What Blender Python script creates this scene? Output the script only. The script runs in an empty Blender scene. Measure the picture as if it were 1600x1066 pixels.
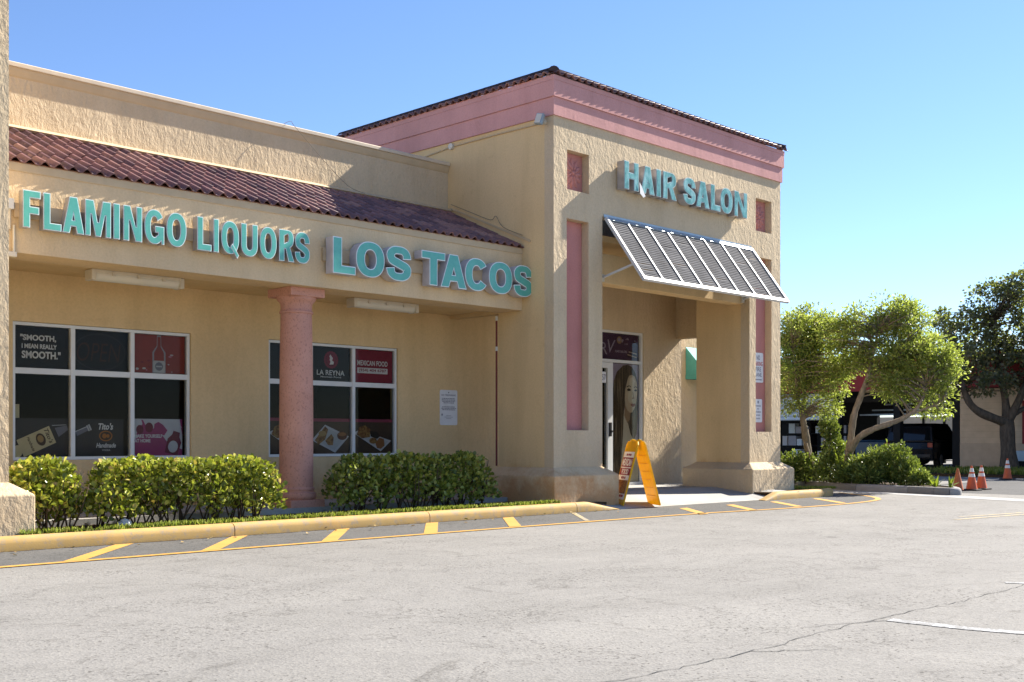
import bpy, math, random
import numpy as np
from mathutils import Vector, Matrix

# ------------------------------------------------------------------ camera, sky, sun, exposure
scene = bpy.context.scene
COL = scene.collection
R = math.radians
rng = np.random.default_rng(7)
random.seed(7)

VIEW_ANGLE = 44.596                      # camera heading, measured from the facade direction (+X) towards +Y
cam_data = bpy.data.cameras.new("camera")
cam = bpy.data.objects.new("camera", cam_data)
COL.objects.link(cam)
cam.location = (0, 0, 1.15)
cam.rotation_euler = (R(90), 0, R(VIEW_ANGLE - 90))
cam_data.sensor_width = 36
cam_data.lens = 40.16
cam_data.shift_y = 0.0956
cam_data.clip_start = 0.1
cam_data.clip_end = 2000
scene.camera = cam

LIGHT = Vector((-7.4, 1.0, -5.4)).normalized()        # direction the sunlight travels
SUN_ELEV = math.asin(-LIGHT.z)
SUN_AZ = math.atan2(-LIGHT.x, -LIGHT.y)               # clockwise from +Y
world = bpy.data.worlds.new("World")
scene.world = world
world.use_nodes = True
wn = world.node_tree.nodes
wl = world.node_tree.links
sky = wn.new("ShaderNodeTexSky")
sky.sky_type = 'NISHITA'
sky.sun_disc = False
sky.sun_elevation = SUN_ELEV
sky.sun_rotation = SUN_AZ
sky.air_density = 1.0
sky.dust_density = 0.05
sky.ozone_density = 3.5
wn["Background"].inputs[1].default_value = 0.053
tint = wn.new("ShaderNodeMix")
tint.data_type, tint.blend_type = 'RGBA', 'MULTIPLY'
tint.inputs[0].default_value = 1.0
tint.inputs[7].default_value = (.85, .91, 1.07, 1)
wl.new(sky.outputs[0], tint.inputs[6])
wl.new(tint.outputs[2], wn["Background"].inputs[0])

sun_data = bpy.data.lights.new("sun", 'SUN')
sun_data.energy = 4.3
sun_data.angle = R(0.5)
sun_data.color = (1.0, 0.93, 0.82)
sun = bpy.data.objects.new("sun", sun_data)
sun.rotation_euler = LIGHT.to_track_quat('-Z', 'Y').to_euler()
COL.objects.link(sun)

scene.view_settings.view_transform = 'Standard'
scene.view_settings.look = 'None'
scene.view_settings.exposure = 1.85
scene.view_settings.gamma = 1
scene.cycles.max_bounces = 8
scene.cycles.transparent_max_bounces = 12
scene.cycles.use_denoising = True

# ------------------------------------------------------------------ materials
MATS = {}

class N:
    def __init__(self, name):
        self.m = bpy.data.materials.new(name)
        self.m.use_nodes = True
        self.t = self.m.node_tree
        self.b = self.t.nodes["Principled BSDF"]
        self.pos = None
        MATS[name] = self.m
    def node(self, typ, **kw):
        n = self.t.nodes.new(typ)
        for k, v in kw.items():
            setattr(n, k, v)
        return n
    def link(self, a, b):
        self.t.links.new(a, b)
    def P(self):
        if not self.pos:
            self.pos = self.node("ShaderNodeNewGeometry").outputs["Position"]
        return self.pos
    def mapped(self, scale=(1, 1, 1)):
        mp = self.node("ShaderNodeMapping")
        mp.inputs["Scale"].default_value = scale
        self.link(self.P(), mp.inputs["Vector"])
        return mp.outputs[0]
    def noise(self, scale, detail=4, rough=.55, vec=None, dist=0.0):
        n = self.node("ShaderNodeTexNoise")
        n.inputs["Scale"].default_value = scale
        n.inputs["Detail"].default_value = detail
        n.inputs["Roughness"].default_value = rough
        n.inputs["Distortion"].default_value = dist
        self.link(vec if vec else self.P(), n.inputs["Vector"])
        return n.outputs["Fac"]
    def ramp(self, fac, stops):
        r = self.node("ShaderNodeValToRGB")
        e = r.color_ramp.elements
        e[0].position, e[0].color = stops[0][0], (*stops[0][1], 1)
        e[1].position, e[1].color = stops[-1][0], (*stops[-1][1], 1)
        for p, c in stops[1:-1]:
            x = e.new(p)
            x.color = (*c, 1)
        self.link(fac, r.inputs[0])
        return r.outputs[0]
    def mix(self, fac, a, b, mode='MIX'):
        n = self.node("ShaderNodeMix", data_type='RGBA', blend_type=mode)
        for sock, v in ((n.inputs[0], fac), (n.inputs[6], a), (n.inputs[7], b)):
            if isinstance(v, (int, float)):
                sock.default_value = v
            elif isinstance(v, tuple):
                sock.default_value = (*v, 1)
            else:
                self.link(v, sock)
        return n.outputs[2]
    def math(self, op, a, b=0.0):
        n = self.node("ShaderNodeMath", operation=op)
        for i, v in enumerate((a, b)):
            if isinstance(v, (int, float)):
                n.inputs[i].default_value = v
            else:
                self.link(v, n.inputs[i])
        return n.outputs[0]
    def bump(self, h, strength=.5, dist=.02, prev=None):
        n = self.node("ShaderNodeBump")
        n.inputs["Strength"].default_value = strength
        n.inputs["Distance"].default_value = dist
        self.link(h, n.inputs["Height"])
        if prev:
            self.link(prev, n.inputs["Normal"])
        return n.outputs[0]
    def set(self, col=None, rough=None, spec=None, metal=None, normal=None):
        b = self.b.inputs
        if col is not None:
            if isinstance(col, tuple):
                b["Base Color"].default_value = (*col, 1)
            else:
                self.link(col, b["Base Color"])
        if rough is not None:
            if isinstance(rough, (int, float)):
                b["Roughness"].default_value = rough
            else:
                self.link(rough, b["Roughness"])
        if spec is not None:
            b["Specular IOR Level"].default_value = spec
        if metal is not None:
            b["Metallic"].default_value = metal
        if normal:
            self.link(normal, b["Normal"])
        return self.m

def sc(c, k):
    return tuple(min(1, x * k) for x in c)

def plain(name, col, rough=.6, spec=.3, metal=0.0, var=.12, scale=6.0, bump=0.0, bscale=60.0):
    n = N(name)
    f = n.noise(scale, 5)
    c = n.ramp(f, [(.3, sc(col, 1 - var)), (.7, sc(col, 1 + var))])
    nm = n.bump(n.noise(bscale, 4), bump, .004) if bump else None
    return n.set(c, rough, spec, metal, nm)

def stucco(name, col, rough_amt=1.0, var=.07, rust=0.0):
    n = N(name)
    big = n.noise(.7, 4)
    streak = n.noise(2.2, 5, .6, n.mapped((1, 1, .12)))
    fine = n.noise(38, 3)
    c = n.ramp(big, [(.3, sc(col, 1 - var)), (.7, sc(col, 1 + var))])
    c = n.mix(.55, c, n.ramp(streak, [(.25, (.78, .76, .73)), (.55, (1, 1, 1))]), 'MULTIPLY')
    c = n.mix(.5, c, n.ramp(fine, [(.3, (.82, .82, .82)), (.6, (1, 1, 1))]), 'MULTIPLY')
    if rust:                                           # sprinkler rust splashed up the foot of the wall
        z = n.node("ShaderNodeSeparateXYZ")
        n.link(n.P(), z.inputs[0])
        k = n.math('ADD', n.math('MULTIPLY', z.outputs[2], -.62), n.math('MULTIPLY', n.noise(1.6, 6, .7), 1.5))
        c = n.mix(n.math('MULTIPLY', n.ramp(k, [(.30, (0, 0, 0)), (.62, (1, 1, 1))]), rust), c, n.mix(1.0, c, (.72, .47, .30), 'MULTIPLY'))
    blot = n.noise(3.3, 7, .72, None, 1.0)             # patched and weathered paint
    c = n.mix(.6, c, n.ramp(blot, [(.30, (.86, .84, .82)), (.40, (1, 1, 1)), (.66, (1, 1, 1)), (.72, (1.07, 1.06, 1.05))]), 'MULTIPLY')
    trowel = n.noise(4.2, 6, .68, n.mapped((1, 1, .62)), .5)
    trowel2 = n.noise(17.0, 5, .65, n.mapped((1, 1, .6)), .3)
    ridge = n.math('ABSOLUTE', n.math('SUBTRACT', n.noise(7.5, 3, .5, n.mapped((1, 1, .45)), .9), .5))
    h = n.math('ADD', n.math('ADD', n.math('MULTIPLY', trowel, .8), n.math('MULTIPLY', trowel2, .55)), n.math('MULTIPLY', ridge, .8))
    b1 = n.bump(h, .75 * rough_amt, .028)
    b2 = n.bump(n.noise(70, 3), .35 * rough_amt, .006, b1)
    return n.set(c, .9, .15, 0, b2)

TAN = (.595, .47, .31)
stucco("stucco_rough", TAN, 1.25)
stucco("stucco_smooth", (.69, .503, .268), .3, rust=.55)  # front wall's tan, warmed and brightened to carry bounced light in the shade
stucco("stucco_fascia", (.69, .522, .318), .7, rust=.75)  # same tan again, lightened in colour to stand for light off the ground
stucco("stucco_pink", (.58, .305, .285), .25, .13)
stucco("stucco_panel", (.52, .23, .205), .25, .12)
plain("trim_tan", (.52, .40, .25), .7, .3, var=.06)
plain("coping_metal", (.60, .50, .37), .45, .4, var=.08)

def column_mat():
    n = N("column_terracotta")
    c = n.ramp(n.noise(3, 5), [(.3, (.50, .25, .185)), (.7, (.58, .305, .23))])
    pits = n.noise(45, 3, .5, n.mapped((1, 1, .7)))
    c = n.mix(.6, c, n.ramp(pits, [(.34, (.55, .5, .5)), (.44, (1, 1, 1))]), 'MULTIPLY')
    return n.set(c, .75, .25, 0, n.bump(pits, .3, .006))
column_mat()

def tile_mat():
    n = N("roof_tile")
    isl = n.node("ShaderNodeObjectInfo").outputs["Random"]
    c = n.ramp(isl, [(0, (.12, .062, .064)), (.5, (.19, .094, .090)), (.85, (.25, .12, .10)), (1, (.31, .17, .14))])
    c = n.mix(.6, c, n.ramp(n.noise(14, 5), [(.3, (.6, .58, .6)), (.7, (1.1, 1.1, 1.1))]), 'MULTIPLY')
    return n.set(c, .45, .38, 0, n.bump(n.noise(60, 3), .25, .004))
tile_mat()
plain("ridge_dark", (.055, .045, .05), 1.0, .0, var=.2)
plain("tile_mortar", (.36, .17, .10), .9, .1, var=.3, scale=12)

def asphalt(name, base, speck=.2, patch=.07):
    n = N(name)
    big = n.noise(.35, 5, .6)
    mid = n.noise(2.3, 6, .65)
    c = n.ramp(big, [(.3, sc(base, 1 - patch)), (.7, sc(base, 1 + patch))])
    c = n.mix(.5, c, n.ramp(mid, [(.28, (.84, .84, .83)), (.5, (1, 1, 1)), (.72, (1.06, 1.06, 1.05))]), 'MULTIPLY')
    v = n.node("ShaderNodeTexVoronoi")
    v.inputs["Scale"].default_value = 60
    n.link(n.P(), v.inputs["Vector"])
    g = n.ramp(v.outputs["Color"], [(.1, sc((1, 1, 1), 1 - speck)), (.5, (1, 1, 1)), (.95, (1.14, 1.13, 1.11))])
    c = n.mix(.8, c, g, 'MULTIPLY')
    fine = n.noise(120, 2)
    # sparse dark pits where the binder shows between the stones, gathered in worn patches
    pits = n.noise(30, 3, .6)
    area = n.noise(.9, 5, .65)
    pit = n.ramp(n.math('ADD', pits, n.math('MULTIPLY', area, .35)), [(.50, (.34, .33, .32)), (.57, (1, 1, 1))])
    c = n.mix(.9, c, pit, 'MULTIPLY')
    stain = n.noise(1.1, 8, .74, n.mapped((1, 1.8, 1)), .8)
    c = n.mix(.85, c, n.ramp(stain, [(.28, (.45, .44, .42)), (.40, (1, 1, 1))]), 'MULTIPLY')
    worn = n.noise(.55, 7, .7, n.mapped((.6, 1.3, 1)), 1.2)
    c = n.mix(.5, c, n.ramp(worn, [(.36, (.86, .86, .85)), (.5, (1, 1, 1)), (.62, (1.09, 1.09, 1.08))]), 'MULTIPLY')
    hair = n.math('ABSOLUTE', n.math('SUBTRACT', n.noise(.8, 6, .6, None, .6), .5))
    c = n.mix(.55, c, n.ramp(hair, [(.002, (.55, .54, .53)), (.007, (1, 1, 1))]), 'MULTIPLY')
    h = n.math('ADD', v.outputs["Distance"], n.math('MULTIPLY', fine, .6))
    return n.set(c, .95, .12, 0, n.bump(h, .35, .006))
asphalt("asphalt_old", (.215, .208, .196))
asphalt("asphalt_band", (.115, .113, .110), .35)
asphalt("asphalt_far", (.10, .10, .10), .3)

def concrete(name, base, rough=.9):
    n = N(name)
    c = n.ramp(n.noise(1.5, 6, .65), [(.3, sc(base, .82)), (.7, sc(base, 1.12))])
    c = n.mix(.5, c, n.ramp(n.noise(60, 3), [(.35, (.75, .75, .75)), (.55, (1, 1, 1))]), 'MULTIPLY')
    return n.set(c, rough, .2, 0, n.bump(n.noise(35, 5), .3, .006))
concrete("concrete", (.36, .35, .33))
concrete("concrete_swale", (.36, .36, .35))
concrete("kerb_grey", (.20, .195, .185))
concrete("kerb_grey_pale", (.27, .265, .26))

def worn_paint(name, paint, under, wear=.42):
    n = N(name)
    f = n.noise(9, 8, .72)
    f2 = n.noise(70, 3)
    k = n.ramp(n.math('ADD', n.math('MULTIPLY', f, .75), n.math('MULTIPLY', f2, .25)), [(wear - .05, (1, 1, 1)), (wear + .03, (0, 0, 0))])
    p = n.ramp(n.noise(3, 4), [(.3, sc(paint, .88)), (.7, sc(paint, 1.08))])
    return n.set(n.mix(k, p, under), .75, .25, 0, n.bump(f2, .3, .004))
worn_paint("paint_yellow", (.50, .275, .065), (.20, .18, .14), .40)
worn_paint("paint_kerb", (.45, .29, .10), (.34, .25, .15), .47)
worn_paint("paint_yellow_faded", (.42, .32, .16), (.22, .215, .20), .5)
worn_paint("paint_white", (.46, .47, .49), (.20, .20, .195), .53)

def letter_face():
    n = N("letter_face")
    c = n.ramp(n.noise(5, 6, .7), [(.3, (.075, .35, .285)), (.7, (.12, .45, .37))])
    return n.set(c, .3, .45)
letter_face()
def letter_face2():
    n = N("letter_face_dirty")
    c = n.ramp(n.noise(7, 7, .75, n.mapped((1, 1, .5))), [(.38, (.03, .17, .16)), (.5, (.10, .33, .32)), (.62, (.24, .46, .46))])
    return n.set(c, .35, .4)
letter_face2()
plain("letter_trim", (.70, .76, .76), .35, .4, var=.1)
plain("letter_trim_dirty", (.42, .50, .50), .45, .4, var=.3)
plain("letter_return", (.42, .40, .40), .35, .5, .55, var=.15)
plain("letter_return_white", (.50, .47, .48), .5, .4, .1, var=.12)
plain("raceway", (.46, .35, .22), .7, .3)

plain("frame_white", (.66, .66, .63), .4, .4, var=.05)
plain("frame_cream", (.58, .54, .44), .5, .4, var=.05)
plain("alu_white", (.52, .53, .53), .5, .3, var=.05)
plain("louvre_slat", (.13, .13, .135), .85, .03, .0, var=.18, scale=3)
plain("alu_blue", (.30, .36, .40), .4, .5, .4)
plain("fixture_cream", (.62, .57, .47), .5, .4, var=.06)
plain("diffuser", (.66, .63, .55), .35, .4, var=.03)
plain("dark_metal", (.03, .03, .032), .45, .4)
plain("pipe_red", (.16, .035, .03), .6, .3)
plain("interior_dark", (.035, .028, .022), .9, .1)
plain("cable", (.20, .16, .12), .7, .2)

def glass():
    n = N("window_glass")
    t = n.t
    tr = n.node("ShaderNodeBsdfTransparent")
    tr.inputs[0].default_value = (.86, .86, .84, 1)
    gl = n.node("ShaderNodeBsdfGlossy")
    gl.inputs[0].default_value = (.8, .8, .8, 1)
    gl.inputs["Roughness"].default_value = .02
    fr = n.node("ShaderNodeFresnel")
    fr.inputs[0].default_value = 1.16
    mx = n.node("ShaderNodeMixShader")
    n.link(fr.outputs[0], mx.inputs[0])
    n.link(tr.outputs[0], mx.inputs[1])
    n.link(gl.outputs[0], mx.inputs[2])
    n.link(mx.outputs[0], t.nodes["Material Output"].inputs[0])
glass()
plain("car_glass", (.01, .012, .014), .05, .6, var=0)

def flat(name, col, rough=.6, spec=.2):
    n = N(name)
    return n.set(n.ramp(n.noise(9, 3), [(.3, sc(col, .94)), (.7, sc(col, 1.06))]), rough, spec)
for nm, c in dict(p_black=(.022, .018, .017), p_dark=(.045, .042, .045), p_white=(.78, .76, .74), p_cream=(.62, .52, .30),
                  p_red=(.30, .055, .04), p_crimson=(.27, .03, .055), p_stripe=(.30, .045, .09), p_brown=(.075, .045, .03),
                  p_plate=(.60, .58, .60), p_food=(.33, .13, .045), p_food2=(.42, .26, .10), p_salsa=(.11, .02, .012), p_bean=(.02, .017, .014),
                  p_magenta=(.36, .05, .16), p_pink=(.55, .25, .36), p_orange=(.42, .15, .03), p_neon=(.07, .030, .016), p_neonring=(.05, .042, .04),
                  p_purple=(.075, .035, .085), p_lilac=(.40, .33, .42), p_skin=(.66, .51, .34), p_skinlight=(.76, .65, .46), p_skinshade=(.40, .26, .15), p_lips=(.30, .085, .06),
                  p_eye=(.03, .022, .018), p_grey=(.33, .33, .36), p_silver=(.50, .50, .50), p_signwhite=(.70, .71, .72), p_signtext=(.18, .18, .22),
                  p_signred=(.42, .05, .04), p_leafdark=(.04, .05, .02), p_wine=(.16, .02, .05)).items():
    flat(nm, c)

def hair_mat():
    n = N("p_hair")
    s = n.noise(22, 5, .6, n.mapped((1, 1, .06)), .4)
    gl = n.noise(2.0, 3)
    c = n.ramp(s, [(.34, (.03, .021, .015)), (.52, (.10, .072, .048)), (.68, (.34, .27, .18))])
    return n.set(n.mix(n.ramp(gl, [(.4, (0, 0, 0)), (.7, (1, 1, 1))]), c, sc((.055, .04, .028), 1)), .4, .3)
hair_mat()
def photo_food():
    n = N("p_foodphoto")
    v = n.noise(24, 5, .7)
    c = n.ramp(v, [(.3, (.03, .02, .012)), (.45, (.20, .07, .02)), (.58, (.38, .20, .06)), (.7, (.10, .14, .03)), (.8, (.6, .5, .35))])
    return n.set(c, .5, .2)
photo_food()
flat("sign_yellow", (.80, .52, .015), .4, .4)
def glow_plastic(m, k):
    """thin blow-moulded plastic lets some sun through"""
    t = MATS[m].node_tree
    b = t.nodes["Principled BSDF"]
    tl = t.nodes.new("ShaderNodeBsdfTranslucent")
    t.links.new(b.inputs["Base Color"].links[0].from_socket, tl.inputs[0])
    mx = t.nodes.new("ShaderNodeMixShader")
    mx.inputs[0].default_value = k
    t.links.new(b.outputs[0], mx.inputs[1])
    t.links.new(tl.outputs[0], mx.inputs[2])
    t.links.new(mx.outputs[0], t.nodes["Material Output"].inputs[0])
glow_plastic("sign_yellow", .38)
flat("cone_orange", (.56, .11, .035), .5, .35)
flat("cone_orange_dull", (.42, .12, .045), .6, .3)
flat("cone_white", (.72, .70, .66), .5, .3)
flat("rubber", (.02, .02, .02), .8, .2)
flat("teal_canvas", (.09, .36, .37), .7, .2)
flat("red_fascia", (.26, .03, .028), .6, .2)
flat("white_metal", (.55, .62, .66), .5, .3)
flat("car_black", (.012, .012, .014), .25, .5)
flat("car_silver", (.35, .38, .42), .25, .5)
flat("car_blue", (.05, .12, .26), .25, .5)
flat("lamp_red", (.30, .01, .01), .3, .5)
flat("chrome", (.6, .6, .6), .2, .5)
plain("block_wall", (.54, .41, .275), .9, .1, var=.1, scale=3)
plain("block_wall_base", (.46, .35, .24), .9, .1, var=.1, scale=3)
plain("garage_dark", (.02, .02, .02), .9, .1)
plain("garage_floor", (.16, .16, .155), .8, .2)
plain("litter", (.55, .58, .62), .6, .3, var=.2, scale=30)
plain("mulch", (.060, .040, .024), .95, .1, var=.5, scale=25, bump=.8, bscale=40)

def leaf_mat(name, stops, trans=.35, rough=.45, spec=.35):
    n = N(name)
    g = n.node("ShaderNodeNewGeometry")
    c = n.ramp(g.outputs["Random Per Island"], stops)
    n.set(c, rough, spec)
    tl = n.node("ShaderNodeBsdfTranslucent")
    n.link(n.mix(.5, c, (.30, .38, .02), 'MIX'), tl.inputs[0])
    mx = n.node("ShaderNodeMixShader")
    mx.inputs[0].default_value = trans
    n.link(n.b.outputs[0], mx.inputs[1])
    n.link(tl.outputs[0], mx.inputs[2])
    n.link(mx.outputs[0], n.t.nodes["Material Output"].inputs[0])
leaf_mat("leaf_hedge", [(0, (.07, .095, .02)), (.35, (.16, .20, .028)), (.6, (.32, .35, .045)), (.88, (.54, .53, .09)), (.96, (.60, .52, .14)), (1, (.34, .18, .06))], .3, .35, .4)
leaf_mat("leaf_hedge_shade", [(0, (.08, .11, .03)), (.4, (.16, .20, .036)), (.75, (.30, .34, .06)), (1, (.52, .52, .14))], .35, .35, .4)  # copy of the hedge leaf with shade put into its colour
leaf_mat("leaf_tree", [(0, (.15, .19, .055)), (.5, (.27, .32, .085)), (.85, (.40, .45, .10)), (1, (.55, .54, .24))], .55, .4, .45)
leaf_mat("leaf_oak", [(0, (.075, .08, .05)), (.5, (.115, .12, .07)), (.9, (.17, .17, .11)), (1, (.24, .21, .15))], .4, .5, .35)
leaf_mat("leaf_bush", [(0, (.055, .09, .024)), (.5, (.12, .17, .04)), (.85, (.21, .27, .065)), (1, (.36, .40, .15))], .3, .4, .4)
leaf_mat("leaf_spiky", [(0, (.12, .19, .02)), (1, (.26, .33, .05))], .35, .4, .4)
leaf_mat("grass_blade", [(0, (.12, .17, .03)), (.6, (.22, .27, .05)), (1, (.40, .38, .14))], .4, .6, .2)
def bark(name, a, b):
    n = N(name)
    s = n.noise(14, 6, .65, n.mapped((1, 1, .35)))
    return n.set(n.ramp(s, [(.3, a), (.7, b)]), .9, .15, 0, n.bump(s, .5, .02))
bark("bark_pale", (.15, .12, .085), (.30, .25, .185))
bark("bark_dark", (.055, .045, .035), (.13, .105, .08))
bark("twig", (.06, .04, .025), (.12, .085, .055))

# ------------------------------------------------------------------ mesh helpers
WO = {}                                                # world origin of every parent (no parent is rotated)

class MB:
    def __init__(self):
        self.v, self.f, self.mi = [], [], []
    def add(self, verts, faces, mi=0):
        k = len(self.v)
        self.v += [tuple(p) for p in verts]
        self.f += [tuple(i + k for i in f) for f in faces]
        self.mi += [mi] * len(faces)
        return self
    def box(self, x0, x1, y0, y1, z0, z1, mi=0):
        return self.add([(x0, y0, z0), (x1, y0, z0), (x1, y1, z0), (x0, y1, z0), (x0, y0, z1), (x1, y0, z1), (x1, y1, z1), (x0, y1, z1)],
                        [(0, 3, 2, 1), (4, 5, 6, 7), (0, 1, 5, 4), (1, 2, 6, 5), (2, 3, 7, 6), (3, 0, 4, 7)], mi)
    def quad(self, a, b, c, d, mi=0):
        return self.add([a, b, c, d], [(0, 1, 2, 3)], mi)
    def bar(self, a, b, w, h, mi=0, up=(0, 0, 1)):
        a, b = Vector(a), Vector(b)
        d = (b - a).normalized()
        s = d.cross(Vector(up))
        if s.length < 1e-4:
            s = Vector((1, 0, 0))
        s.normalize()
        t = s.cross(d)
        s, t = s * w / 2, t * h / 2
        vs = [a - s - t, a + s - t, a + s + t, a - s + t, b - s - t, b + s - t, b + s + t, b - s + t]
        return self.add(vs, [(0, 1, 2, 3), (7, 6, 5, 4), (4, 5, 1, 0), (5, 6, 2, 1), (6, 7, 3, 2), (7, 4, 0, 3)], mi)
    def prism(self, pts, axis, a, b, mi=0):
        """polygon in the plane across axis ('x','y','z'), extruded from a to b"""
        def mk(p, t):
            return {'x': (t, p[0], p[1]), 'y': (p[0], t, p[1]), 'z': (p[0], p[1], t)}[axis]
        n = len(pts)
        vs = [mk(p, a) for p in pts] + [mk(p, b) for p in pts]
        fs = [tuple(range(n)), tuple(range(2 * n - 1, n - 1, -1))]
        fs += [(i, i + n, (i + 1) % n + n, (i + 1) % n) for i in range(n)]
        return self.add(vs, fs, mi)
    def tube(self, pts, rad, n=8, mi=0, cap=True):
        pts = [Vector(p) for p in pts]
        rad = [rad] * len(pts) if isinstance(rad, (int, float)) else rad
        rings = []
        prev = None
        for i, p in enumerate(pts):
            d = (pts[min(i + 1, len(pts) - 1)] - pts[max(i - 1, 0)]).normalized()
            a = prev - d * prev.dot(d) if prev else (d.orthogonal())
            if a.length < 1e-5:
                a = d.orthogonal()
            a.normalize()
            prev = a
            b = d.cross(a)
            rings.append([p + (a * math.cos(2 * math.pi * j / n) + b * math.sin(2 * math.pi * j / n)) * rad[i] for j in range(n)])
        vs = [q for r in rings for q in r]
        fs = []
        for i in range(len(pts) - 1):
            for j in range(n):
                fs.append((i * n + j, i * n + (j + 1) % n, (i + 1) * n + (j + 1) % n, (i + 1) * n + j))
        if cap:
            fs.append(tuple(range(n - 1, -1, -1)))
            fs.append(tuple((len(pts) - 1) * n + j for j in range(n)))
        return self.add(vs, fs, mi)
    def lathe(self, prof, c, n=32, mi=0, axis='z'):
        """prof: (radius, height) list"""
        vs = []
        for r, h in prof:
            for j in range(n):
                a = 2 * math.pi * j / n
                x, y = r * math.cos(a), r * math.sin(a)
                vs.append({'z': (c[0] + x, c[1] + y, c[2] + h), 'x': (c[0] + h, c[1] + x, c[2] + y), 'y': (c[0] + x, c[1] + h, c[2] + y)}[axis])
        fs = []
        for i in range(len(prof) - 1):
            for j in range(n):
                fs.append((i * n + j, i * n + (j + 1) % n, (i + 1) * n + (j + 1) % n, (i + 1) * n + j))
        fs.append(tuple(range(n - 1, -1, -1)))
        fs.append(tuple((len(prof) - 1) * n + j for j in range(n)))
        return self.add(vs, fs, mi)
    def mesh(self, name, mats, smooth=False):
        m = bpy.data.meshes.new(name)
        m.from_pydata(self.v, [], self.f)
        for x in ([mats] if isinstance(mats, str) else mats):
            m.materials.append(MATS[x])
        if any(self.mi):
            m.polygons.foreach_set("material_index", self.mi)
        if smooth:
            m.polygons.foreach_set("use_smooth", [True] * len(self.f))
        m.update()
        return m
    def obj(self, name, mats, parent=None, smooth=False, bevel=0.0, local=False, **tags):
        o = link(name, self.mesh(name, mats, smooth), parent, local)
        if smooth and smooth != 'all':
            md = o.modifiers.new("split", 'EDGE_SPLIT')
            md.split_angle = R(40)
        if bevel:
            w = o.modifiers.new("weld", 'WELD')
            w.merge_threshold = .0005
            b = o.modifiers.new("bevel", 'BEVEL')
            b.width = bevel
            b.segments = 2
            b.limit_method = 'ANGLE'
            b.angle_limit = R(30)
        tag(o, **tags)
        return o

def tag(o, label=None, cat=None, group=None, kind=None):
    if label: o["label"] = label
    if cat: o["category"] = cat
    if group: o["group"] = group
    if kind: o["kind"] = kind
    return o

def link(name, data, parent=None, local=False):
    """world-space meshes keep their place: the object's offset undoes its parent's origin"""
    o = bpy.data.objects.new(name, data)
    COL.objects.link(o)
    if parent is not None:
        o.parent = parent
        if not local:
            o.location = -WO.get(parent.name, Vector((0, 0, 0)))
        WO[o.name] = WO.get(parent.name, Vector((0, 0, 0))) + o.location
    else:
        WO[o.name] = Vector((0, 0, 0))
    return o

def thing(name, loc, label, cat, group=None):
    o = bpy.data.objects.new(name, None)
    COL.objects.link(o)
    o.empty_display_size = .2
    o.location = loc
    WO[o.name] = Vector(loc)
    return tag(o, label, cat, group)

def copy_tree(o, parent=None):
    c = o.copy()
    COL.objects.link(c)
    c.parent = parent
    for ch in list(o.children):
        copy_tree(ch, c)
    return c

def wall(mb, a0, a1, z0, z1, holes, f, b, axis='y', mi=0):
    """slab between f (front) and b (back) with holes (a0,a1,z0,z1,depth or None=through)"""
    A = sorted({a0, a1, *[h[0] for h in holes], *[h[1] for h in holes]})
    Z = sorted({z0, z1, *[h[2] for h in holes], *[h[3] for h in holes]})
    A = [a for a in A if a0 <= a <= a1]
    Z = [z for z in Z if z0 <= z <= z1]
    def pt(a, d, z):
        return (a, d, z) if axis == 'y' else (d, a, z)
    def inhole(a, z, back=False):
        return any(h[0] < a < h[1] and h[2] < z < h[3] and (h[4] is None or not back) for h in holes)
    for i in range(len(A) - 1):
        for j in range(len(Z) - 1):
            am, zm = (A[i] + A[i + 1]) / 2, (Z[j] + Z[j + 1]) / 2
            for d, back in ((f, False), (b, True)):
                if not inhole(am, zm, back):
                    mb.quad(pt(A[i], d, Z[j]), pt(A[i + 1], d, Z[j]), pt(A[i + 1], d, Z[j + 1]), pt(A[i], d, Z[j + 1]), mi)
    for h in holes:
        e = b if h[4] is None else f + h[4] * (1 if b > f else -1)
        x0, x1, y0, y1 = max(h[0], a0), min(h[1], a1), max(h[2], z0), min(h[3], z1)
        for p, q in (((x0, y0), (x0, y1)), ((x1, y0), (x1, y1)), ((x0, y0), (x1, y0)), ((x0, y1), (x1, y1))):
            if p[1] == q[1] == z0 or p[1] == q[1] == z1:
                continue
            mb.quad(pt(p[0], f, p[1]), pt(q[0], f, q[1]), pt(q[0], e, q[1]), pt(p[0], e, p[1]), mi)
    for p, q in (((a0, z0), (a0, z1)), ((a1, z0), (a1, z1)), ((a0, z1), (a1, z1))):
        mb.quad(pt(p[0], f, p[1]), pt(q[0], f, q[1]), pt(q[0], b, q[1]), pt(p[0], b, p[1]), mi)
    return mb

# text -> mesh
_txt = {}
def glyphs(body, offset=0.0, extrude=0.0, shear=0.0, spacing=1.0):
    key = (body, offset, extrude, shear, spacing)
    if key in _txt:
        return _txt[key]
    c = bpy.data.curves.new("lettering", 'FONT')
    c.body = body
    c.offset = offset
    c.extrude = extrude
    c.shear = shear
    c.space_character = spacing
    c.resolution_u = 4
    o = bpy.data.objects.new("lettering", c)
    COL.objects.link(o)
    bpy.context.view_layer.update()
    dg = bpy.context.evaluated_depsgraph_get()
    me = o.evaluated_get(dg).to_mesh()
    v = np.empty(len(me.vertices) * 3, np.float32)
    me.vertices.foreach_get("co", v)
    f = [tuple(p.vertices) for p in me.polygons]
    nz = [p.normal.z for p in me.polygons]
    v = v.reshape(-1, 3)
    o.evaluated_get(dg).to_mesh_clear()
    bpy.data.objects.remove(o)
    bpy.data.curves.remove(c)
    _txt[key] = (v, f, nz)
    return _txt[key]

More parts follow.
